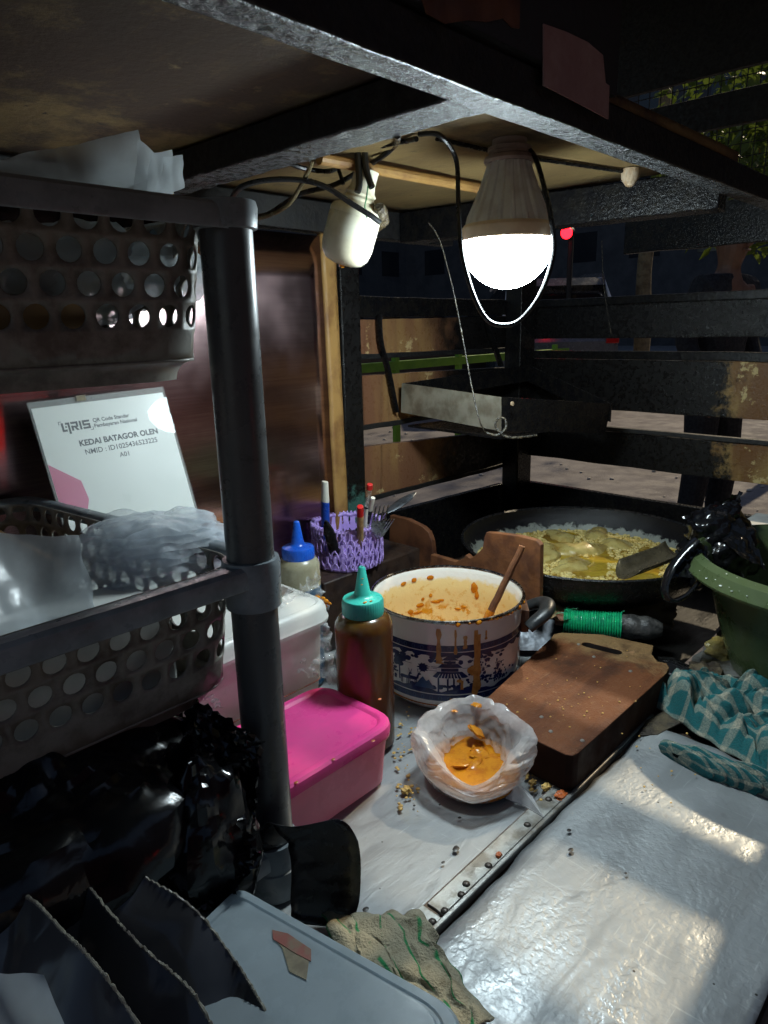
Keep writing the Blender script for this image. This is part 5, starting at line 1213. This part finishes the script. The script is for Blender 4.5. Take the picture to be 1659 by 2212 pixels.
# middle basket: cardboard, foam tray, frosted bag, ruffled stack
cbx = thing('cardboard_box', 'open brown cardboard box standing in the middle basket', 'box', (.1,.72,.235))
for lo, hi in (((-.01,.63,.236),(.235,.635,.300)), ((-.01,.885,.236),(.235,.890,.350)), ((.230,.636,.236),(.235,.884,.348)), ((-.01,.636,.236),(-.005,.884,.340)), ((-.004,.636,.236),(.229,.884,.240))):
    b = B(); b.box(lo, hi); b.build('panel', 'cardboard', cbx)
b = B(); b.box((.12,.535,.24),(.285,.622,.318)); tag(b.build('foam_box', 'white_foam', bevel=.004), 'white foam box under the ruffled bag stack in the middle basket', 'box')
sheet('plastic_bag', 'film_milky', [ad(-30,1150,.58), ad(168,1158,.62), ad(232,1390,.58), ad(-30,1400,.53)], 40, 30, .0035, 13, 'tall milky plastic bag at the outer end of the middle basket', 'plastic bag', 11, .02, edge=.004)
SCt = ad(318,1210,.70); SCt = Vector((SCt.x, SCt.y, .322))
for k in range(9):
    def lay(i, j, k=k):
        a = 2*PI*i; rr = j; rx, ry = .098-.004*abs(k-4)-.003*k, .062-.002*k
        q = Vector((math.cos(a)*2.2, math.sin(a)*2.2, k*2.0)); w = 1+.06*N3(q)+(.05*N3(q*4)+.03*math.sin(a*17+k))*rr**4
        d = Vector((.78,-.62,0))*(rx*rr*w*math.cos(a))+Vector((.62,.78,0))*(ry*rr*w*math.sin(a))
        z = k*.0065+.004*N3(q*1.5)*rr-.006*rr**6+(.006*N3(Vector((d.x*26,d.y*26,k)))+.012*(cell(d*20+Vector((k,0,0)),1)-.3) if k == 8 else .0015*N3(d*40))
        return SCt+d+Vector((.0015*k, .002*math.sin(k*2.1), z))
    b = B(); b.grid(lay, 72, 10, True); b.uv = None
    o = b.build('plastic_bag', 'film_clear', angle=70)
    tag(o, 'crumpled top bag of the ruffled clear bag stack in the middle basket' if k == 8 else ['lowest bag of the ruffled clear stack, on the white foam box','second lowest clear bag of the ruffled stack in the middle basket','third clear bag from the bottom of the ruffled stack','fourth clear bag from the bottom of the ruffled stack','fifth clear bag from the bottom of the ruffled stack','sixth clear bag from the bottom of the ruffled stack','seventh clear bag from the bottom of the ruffled stack','clear bag directly under the crumpled top bag of the stack'][k], 'plastic bag', 'ruffled stack of clear bags')

# ------------------------------------------------------------------ crumbs and spots on the counter
b = B(); rn = random.Random(17)
def scatter(cu, cv, su, sv, n, s0, s1, z=.001):
    for k in range(n):
        p = az(rn.gauss(cu, su), rn.gauss(cv, sv), z)
        s_ = rn.uniform(s0, s1); b.ball((p.x, p.y, z+s_*.3), s_, 6, 4, (rn.uniform(.7,1.5), 1, .5))
scatter(880,1590,22,40,40,.0008,.0026); scatter(880,1700,20,26,26,.0008,.003); scatter(1150,1690,40,20,14,.001,.003); scatter(1060,1560,50,20,20,.0008,.002)
scatter(1240,1500,80,45,45,.0006,.0018,BZ+.0006); scatter(1540,1470,50,30,40,.001,.004,.012); scatter(1450,1640,60,40,14,.0008,.002,.012)
tag(b.build('crumbs', 'crumb'), 'golden food crumbs scattered over counter and board', 'crumbs', kind='stuff')
for k, (u, v, s_, mt, lb) in enumerate(((1212,1720,.0065,'crumb_red','red orange crumb at the end of the board edge'), (1180,1700,.0050,'crumb','golden crumb between sauce bag and board'), (1150,1690,.0042,'crumb','small golden crumb beside the sauce bag'), (876,1706,.0050,'crumb','golden crumb cluster right of the pink box'), (1077,1847,.0030,'crumb_red','reddish crumb on the hinge strip'))):
    p = az(u, v, .003); lump('crumb', (p.x,p.y,.003), s_, (1.2,.9,.6), mt, lb, 'crumb', k+3, .4)
b = B()
for (u, v, s_) in ((880,1712,.0022),(886,1722,.002),(895,1740,.0016),(950,1738,.0016),(993,1766,.002),(985,1834,.004),(957,1863,.002),(790,1964,.0032),(985,1830,.0026),(1228,1811,.0026),(1232,1854,.003),(1350,1905,.0016),(905,1645,.002)):
    p = az(u, v, .001); z = .001 if p.y > .34 else .0115
    b.ball((p.x, p.y, z), s_, 8, 4, (1.2,.9,.12))
tag(b.build('soot_specks', 'spot'), 'small dark specks and drips on the aluminium counter', 'specks', kind='stuff')

# ------------------------------------------------------------------ beyond the cart
simple('car_paint', (.16,.165,.18), .25, .3, (.14,.145,.16), 4); simple('car_glass', (.008,.009,.011), .05); simple('car_trim', (.80,.80,.82), .3, 0); simple('tyre', (.012,.012,.012), .7)
simple('lamp_red', (.55,.006,.008), .2); emit('red_glow', (1.0,.006,.012), 9.0); simple('plate_white', (.5,.5,.48), .5)
cb0 = ad(1205,780,9.4); head = math.atan2(cb0.y, cb0.x)+.22
car = thing('parked_car', 'dark parked car with its tail lamp beyond the right slats', 'car', (cb0.x,cb0.y,GROUND))
cf = Vector((math.cos(head), math.sin(head), 0)); cl = Vector((-cf.y, cf.x, 0))
def cp(x, y, z): return Vector((cb0.x,cb0.y,GROUND))+cf*x+cl*y+Vector((0,0,z))
def hull(secs, name, mat, **kw):
    """secs: list of (x, half width bottom, half width top, z0, z1, top shoulder)"""
    b = B(); rings = []
    for (x, w0, w1, z0, z1) in secs:
        rings.append([cp(x,-w0*.92,z0), cp(x,-w0,z0+.12), cp(x,-w0,lerp(z0,z1,.6)), cp(x,-w1,z1-.03), cp(x,-w1*.85,z1), cp(x,w1*.85,z1), cp(x,w1,z1-.03), cp(x,w0,lerp(z0,z1,.6)), cp(x,w0,z0+.12), cp(x,w0*.92,z0)])
    loft(b, rings); return b.build(name, mat, car, **kw)
hull([(-.02,.76,.74,.42,.95),(.06,.83,.80,.28,1.02),(.9,.85,.82,.26,1.02),(2.6,.85,.80,.26,1.00),(3.3,.84,.76,.26,.96),(4.1,.80,.66,.28,.82),(4.25,.72,.58,.36,.70)], 'body', 'car_paint')
hull([(.10,.80,.60,.98,1.56),(.35,.80,.62,.99,1.74),(1.4,.80,.62,.99,1.78),(2.2,.80,.61,.99,1.72),(3.1,.78,.58,.97,1.06)], 'cabin', 'car_glass')
hull([(.12,.62,.60,1.56,1.60),(.33,.65,.63,1.72,1.785),(1.4,.65,.63,1.77,1.82),(2.25,.64,.60,1.70,1.745)], 'roof', 'car_paint')
for s_ in (-1,1):
    b = B(); b.tube([cp(.06,s_*.78,1.0), cp(.12,s_*.69,1.50), cp(.34,s_*.64,1.77), cp(1.4,s_*.64,1.81), cp(2.25,s_*.63,1.73)], .022, 8); b.build('roof_trim', 'car_trim', car)
    b = B(); b.prism([cp(-.03,s_*.62,.92), cp(-.03,s_*.80,.92), cp(-.03,s_*.80,1.16), cp(-.03,s_*.68,1.16)], cf*.10); b.build('tail_lamp', 'lamp_red', car, bevel=.01)
    for x in (.75,3.35):
        w = thing('wheel', None, None, cp(x,s_*.74,.31)); w.parent = car; w.location = cp(x,s_*.74,.31)-Vector(car.location)
        M_ = Matrix((cf, Vector((0,0,1)), cl)).transposed()
        for nm, pf, mt in (('tyre', [(.20,-.10),(.29,-.10),(.31,-.07),(.31,.07),(.29,.10),(.20,.10)], 'tyre'), ('rim', [(0,s_*.07),(.06,s_*.08),(.17,s_*.06),(.205,s_*.095)], 'car_trim')):
            b = B(); b.lathe([(max(1e-4,r), z) for r, z in pf], cp(x,s_*.74,.31), 24, M_); b.build(nm, mt, w)
b = B(); b.prism([cp(-.04,-.24,.62), cp(-.04,.24,.62), cp(-.04,.24,.78), cp(-.04,-.24,.78)], cf*.015); b.build('number_plate', 'plate_white', car, smooth=False)
b = B(); b.prism([cp(-.05,-.80,.34), cp(-.05,.80,.34), cp(-.05,.80,.56), cp(-.05,-.80,.56)], cf*.12); b.build('bumper', 'car_paint', car, bevel=.03)
b = B(); b.prism([cp(.06,-.55,1.06), cp(.06,.55,1.06), cp(.10,.50,1.46), cp(.10,-.50,1.46)], cf*.02); b.build('rear_window', 'car_glass', car, smooth=False)
# second car far right
# red lamp on a pole across the road
p = ad(1224,503,9.0)
rl = thing('signal_lamp', 'small glowing red lamp on a dark pole behind the bulb', 'lamp', (p.x+.1,p.y,GROUND))
b = B(); b.tube([(p.x+.12,p.y,GROUND),(p.x+.12,p.y,p.z+.3)], .035, 10); b.build('pole', 'soot_shade_matte', rl)
b = B(); b.ball(p, .075, 14, 10); b.build('lens', 'red_glow', rl)
b = B(); b.lathe([(.075,0),(.08,.05),(.05,.10),(0,.11)], p+Vector((.03,0,0)), 16, Matrix.Rotation(PI/2,3,'Y')); b.build('housing', 'soot_shade_matte', rl)
# roadside tree with a lit trunk
simple('bark', (.26,.20,.11), .8, 0, (.14,.10,.055), 9, bs=25, bst=1, bd=.03); film('leaf', (.12,.17,.025), 1.0, .4, .5, 0., 8, .1, 5)
def leaves(b, c, rad, n, size, seed, dens=None):
    rn = random.Random(seed)
    for k in range(n):
        d = Vector((rn.gauss(0,1), rn.gauss(0,1), rn.gauss(0,1))).normalized()*rad*(rn.random()**.45)
        if N3(d*(1.6/rad)+Vector((seed,0,0))) < -.12: continue
        p = Vector(c)+Vector((d.x, d.y, d.z*.8)); a = Vector((rn.gauss(0,1), rn.gauss(0,1), rn.gauss(-.7,.6))).normalized()*size*rn.uniform(.7,1.5); w = a.cross(Vector((rn.gauss(0,1),rn.gauss(0,1),rn.gauss(0,1)))).normalized()*size*.22
        b.add([p, p+a*.45+w, p+a, p+a*.45-w], [(0,1,2,3)])
T0 = ad(1392,640,10.5)
tree = thing('tree', 'roadside tree with a pale lit trunk behind the parked car', 'tree', (T0.x,T0.y,GROUND))
b = B(); b.tube(spline([(T0.x,T0.y,GROUND),(T0.x+.03,T0.y,0.3),(T0.x-.02,T0.y+.02,1.4),(T0.x+.1,T0.y-.05,2.6),(T0.x+.2,T0.y,4.2)]), lambda t: .13-.05*t+.012*N3((t*14,0,0)), 14); b.build('trunk', 'bark', tree)
b = B(); leaves(b, (T0.x+.2,T0.y,5.2), 1.9, 2600, .16, 3); b.build('crown', 'leaf', tree, smooth=False)
T1 = ad(1640,330,5.2)
tr2 = thing('tree', 'leafy green tree behind the wire mesh at the upper right', 'tree', (T1.x+.4,T1.y-.3,GROUND))
b = B(); b.tube(spline([(T1.x+.5,T1.y-.4,GROUND),(T1.x+.45,T1.y-.4,.6),(T1.x+.4,T1.y-.3,T1.z)]), lambda t: .07-.03*t, 10); b.build('trunk', 'bark', tr2)
b = B(); leaves(b, (T1.x+.3,T1.y-.05,T1.z+.15), 1.05, 4200, .12, 5); b.build('crown', 'leaf', tr2, smooth=False)
# green painted barrier rail seen through the left slats
g0, g1 = ay(740,800,4.6), ay(1120,765,4.6)
gb = thing('barrier_rail', 'bright green painted rail across the road behind the left slats', 'barrier', (g0.x,4.6,GROUND))
zc = (g0.z+g1.z)/2
b = B(); b.box((g0.x-1.5,4.6,zc-.05),(g1.x+1.2,4.66,zc+.035)); b.build('rail', 'kerb_green', gb, bevel=.005)
for k in range(6):
    x = g0.x-1.3+k*1.0; b = B(); b.box((x,4.601,GROUND),(x+.06,4.655,zc+.09)); b.build('post', 'kerb_green', gb, bevel=.004)
# low wall behind the rail
simple('wall_brown', (.10,.075,.055), .8, 0, (.07,.05,.04), 2)
b = B(); b.box((-3,6.2,GROUND),(9,6.4,.35)); tag(b.build('boundary_wall', 'wall_brown'), 'low dull brown wall beyond the green rail', 'wall')

# far buildings: two dark blocks added to hide the sky, and the mirrored shop wall
simple('sky_block_wall', (.075,.075,.085), .8, 0, (.055,.055,.065), 1); simple('far_red_wall', (.20,.024,.026), .7, 0, (.13,.016,.020), 1); simple('far_window', (.02,.022,.03), .1)
def building(loc, ux, uy, length, height, depth, label, wallm, floors):
    T = thing('building', label, 'building', loc); L0 = Vector(loc); ux = Vector(ux).normalized(); uy = Vector(uy).normalized(); Z = Vector((0,0,1))
    b = B(); b.hexa([L0, L0+ux*length, L0+ux*length+uy*depth, L0+uy*depth]+[p+Z*height for p in (L0, L0+ux*length, L0+ux*length+uy*depth, L0+uy*depth)]); b.build('wall', wallm, T, smooth=False)
    b = B(); q = L0+Z*(height+.001)-ux*.3-uy*.3; b.hexa([q, q+ux*(length+.6), q+ux*(length+.6)+uy*(depth+.6), q+uy*(depth+.6)]+[p+Z*.4 for p in (q, q+ux*(length+.6), q+ux*(length+.6)+uy*(depth+.6), q+uy*(depth+.6))]); b.build('parapet', wallm, T, smooth=False)
    w0 = None; nb = int(length/3.2)
    for f_ in range(floors):
        for k in range(nb):
            p = L0+ux*(1.0+k*3.2)+Z*(1.0+f_*3.1)-uy*.02
            if w0 is None:
                b = B(); b.hexa([p, p+ux*1.5, p+ux*1.5+uy*.015, p+uy*.015]+[x+Z*1.4 for x in (p, p+ux*1.5, p+ux*1.5+uy*.015, p+uy*.015)]); w0 = b.build('window', 'far_window', T); wp0 = p; base0 = w0.location.copy()
            else: o = w0.copy(); COL.objects.link(o); o.location = base0+(p-wp0)
building((34,-22,GROUND), (0,1,0), (1,0,0), 70, 17, 8, 'added dark block hiding the sky beyond the right slats', 'sky_block_wall', 5)
building((-14,30,GROUND), (1,0,0), (0,1,0), 50, 17, 8, 'added dark block hiding the sky beyond the green rail', 'sky_block_wall', 5)
building((-9,-7,GROUND), (1,0,0), (0,-1,0), 26, 5.6, 6, 'low red brown shop wall mirrored in the steel sheet', 'far_red_wall', 1)

simple('bike_red', (.25,.01,.01), .3); emit('tail_glow', (1.0,.02,.015), 6.0)
mo = Vector((1.42,-2.3,GROUND)); bike = thing('motorcycle', 'parked motorcycle with a glowing red tail lamp mirrored in the steel sheet', 'motorcycle', mo)
for x in (-.1,-1.3):
    w = thing('wheel', None, None, (0,0,0)); w.parent = bike; w.location = Vector((0,x,.28)); c_ = mo+Vector((0,x,.28)); M_ = Matrix.Rotation(PI/2,3,'Y')
    b = B(); b.lathe([(.21,-.04),(.27,-.035),(.28,0),(.27,.035),(.21,.04)], c_, 28, M_); b.build('tyre', 'tyre', w)
    b = B(); b.lathe([(.0001,.05),(.04,.05),(.05,.01),(.19,.008),(.212,.03)], c_, 28, M_); b.build('rim', 'car_trim', w)
b = B(); b.tube(spline([mo+Vector((0,.12,.66)), mo+Vector((0,-.2,.62)), mo+Vector((0,-.6,.52)), mo+Vector((0,-1.0,.62)), mo+Vector((0,-1.2,.86))]), lambda t: .10-.03*t, 12); b.build('body', 'bike_red', bike)
b = B(); b.tube(spline([mo+Vector((0,.08,.79)), mo+Vector((0,-.3,.77)), mo+Vector((0,-.65,.74))]), .10, 12, True, .5); b.build('seat', 'handle_black', bike)
b = B(); b.tube([mo+Vector((0,-1.3,.28)), mo+Vector((0,-1.15,.95))], .03, 10); b.build('fork', 'car_trim', bike)
b = B(); b.tube([mo+Vector((-.32,-1.05,1.02)), mo+Vector((0,-1.15,.96)), mo+Vector((.32,-1.05,1.02))], .015, 8); b.build('handlebar', 'handle_black', bike)
b = B(); b.ball(mo+Vector((0,.20,.70)), .055, 14, 8, (1.4,.5,.7)); b.build('tail_lamp', 'tail_glow', bike)

# ------------------------------------------------------------------ standing person behind the right wall
PPp = ad(1560,690,3.6); PX, PY = PPp.x, PPp.y
simple('skin', (.22,.11,.065), .5); simple('cloth_black', (.012,.012,.014), .85, 0, (.02,.02,.022), 30); simple('hair_black', (.01,.009,.008), .5)
pf = Vector((-fwd.x,-fwd.y,0)).normalized(); pf = Matrix.Rotation(.5,3,'Z')@pf; ps = Vector((-pf.y,pf.x,0))
def PQ(f, s, z): return Vector((PX,PY,GROUND))+pf*f+ps*s+Vector((0,0,z))
def skin_obj(name, verts, edges, mat, parent, root=0, sub=2):
    me = bpy.data.meshes.new(name); me.from_pydata([v[0] for v in verts], edges, []); o = put(name, me, mat, parent)
    o.modifiers.new('skin', 'SKIN'); sk = me.skin_vertices[0].data if me.skin_vertices else None
    if sk is None:
        bm = bmesh.new(); bm.from_mesh(me); bm.verts.layers.skin.verify(); bm.to_mesh(me); bm.free(); sk = me.skin_vertices[0].data
    for i, v in enumerate(verts): sk[i].radius = v[1]; sk[i].use_root = (i == root)
    md = o.modifiers.new('sub', 'SUBSURF'); md.levels = sub; md.render_levels = sub
    for p_ in me.polygons: p_.use_smooth = True
    return o
man = thing('person', 'person in black clothes standing beyond the right slatted wall', 'person', (PX,PY,GROUND))
V = []; E_ = []
def vtx(f, s, z, rx, ry=None): V.append((PQ(f,s,z), (rx, ry or rx))); return len(V)-1
def chain(*ids):
    for a, b_ in zip(ids, ids[1:]): E_.append((a, b_))
pel = vtx(0,0,.90,.14,.10); wai = vtx(0,0,1.06,.125,.09); che = vtx(.01,0,1.26,.15,.105); nkb = vtx(0,0,1.42,.06,.06); nk = vtx(.01,0,1.47,.05,.05); hd0 = vtx(.02,0,1.53,.072,.085); hd1 = vtx(.02,0,1.60,.078,.095); hd2 = vtx(.01,0,1.67,.055,.07)
chain(pel, wai, che, nkb, nk, hd0, hd1, hd2)
for s_ in (-1,1):
    sh = vtx(0,s_*.18,1.37,.055); el = vtx(-.02,s_*.25,1.10,.042); wr = vtx(.10,s_*.23,.88,.028); pm = vtx(.13,s_*.225,.82,.030,.018); chain(che, sh, el, wr, pm)
    for k in range(4): a = vtx(.14+.008*k,s_*(.205+.013*k),.765,.009); b2 = vtx(.13+.006*k,s_*(.205+.013*k),.725+.006*abs(k-1),.008); chain(pm, a, b2)
    th = vtx(.165,s_*.205,.80,.010); th2 = vtx(.18,s_*.20,.765,.009); chain(pm, th, th2)
    hp = vtx(0,s_*.09,.82,.085); kn_ = vtx(.02,s_*.11,.46,.058); an = vtx(-.01,s_*.12,.09,.042); to = vtx(.11,s_*.135,.035,.036,.028); chain(pel, hp, kn_, an, to)
skin_obj('body', V, E_, 'skin', man)
V = []; E_ = []
pel = vtx(0,0,.72,.165,.125); wai = vtx(0,0,1.02,.16,.12); che = vtx(.01,0,1.26,.172,.125); nkb = vtx(0,0,1.42,.075,.07); chain(pel, wai, che, nkb)
for s_ in (-1,1):
    sh = vtx(0,s_*.18,1.37,.072); el = vtx(-.02,s_*.25,1.10,.058); wr = vtx(.085,s_*.232,.92,.042); chain(che, sh, el, wr)
skin_obj('jacket', V, E_, 'cloth_black', man)
V = []; E_ = []
pel = vtx(0,0,.92,.150,.115); 
for s_ in (-1,1):
    hp = vtx(0,s_*.09,.80,.100); kn_ = vtx(.02,s_*.11,.46,.078); an = vtx(-.01,s_*.12,.12,.066); chain(pel, hp, kn_, an)
skin_obj('trousers', V, E_, 'cloth_black', man)
b = B(); b.ball(PQ(-.01,0,1.635), .098, 20, 12, (1,1,.95)); b.build('hair', 'hair_black', man)
b = B(); b.tube([PQ(.10,0,1.60), PQ(.125,0,1.565), PQ(.105,0,1.555)], .011, 8); b.build('nose', 'skin', man)
for s_ in (-1,1):
    b = B(); b.ball(PQ(.095,s_*.032,1.605), .012, 8, 6); b.build('eye', 'hair_black', man)
    b = B(); b.ball(PQ(.01,s_*.088,1.59), .028, 10, 8, (.6,.4,1)); b.build('ear', 'skin', man)
    b = B(); b.ball(PQ(.06,s_*.13,.04), .05, 12, 8, (2.2,.95,.8), Matrix((pf,ps,Vector((0,0,1)))).transposed()); b.build('shoe', 'tyre', man)
b = B(); b.tube([PQ(.098,-.024,1.535), PQ(.106,0,1.532), PQ(.098,.024,1.535)], .006, 6); b.build('mouth', 'skin', man)
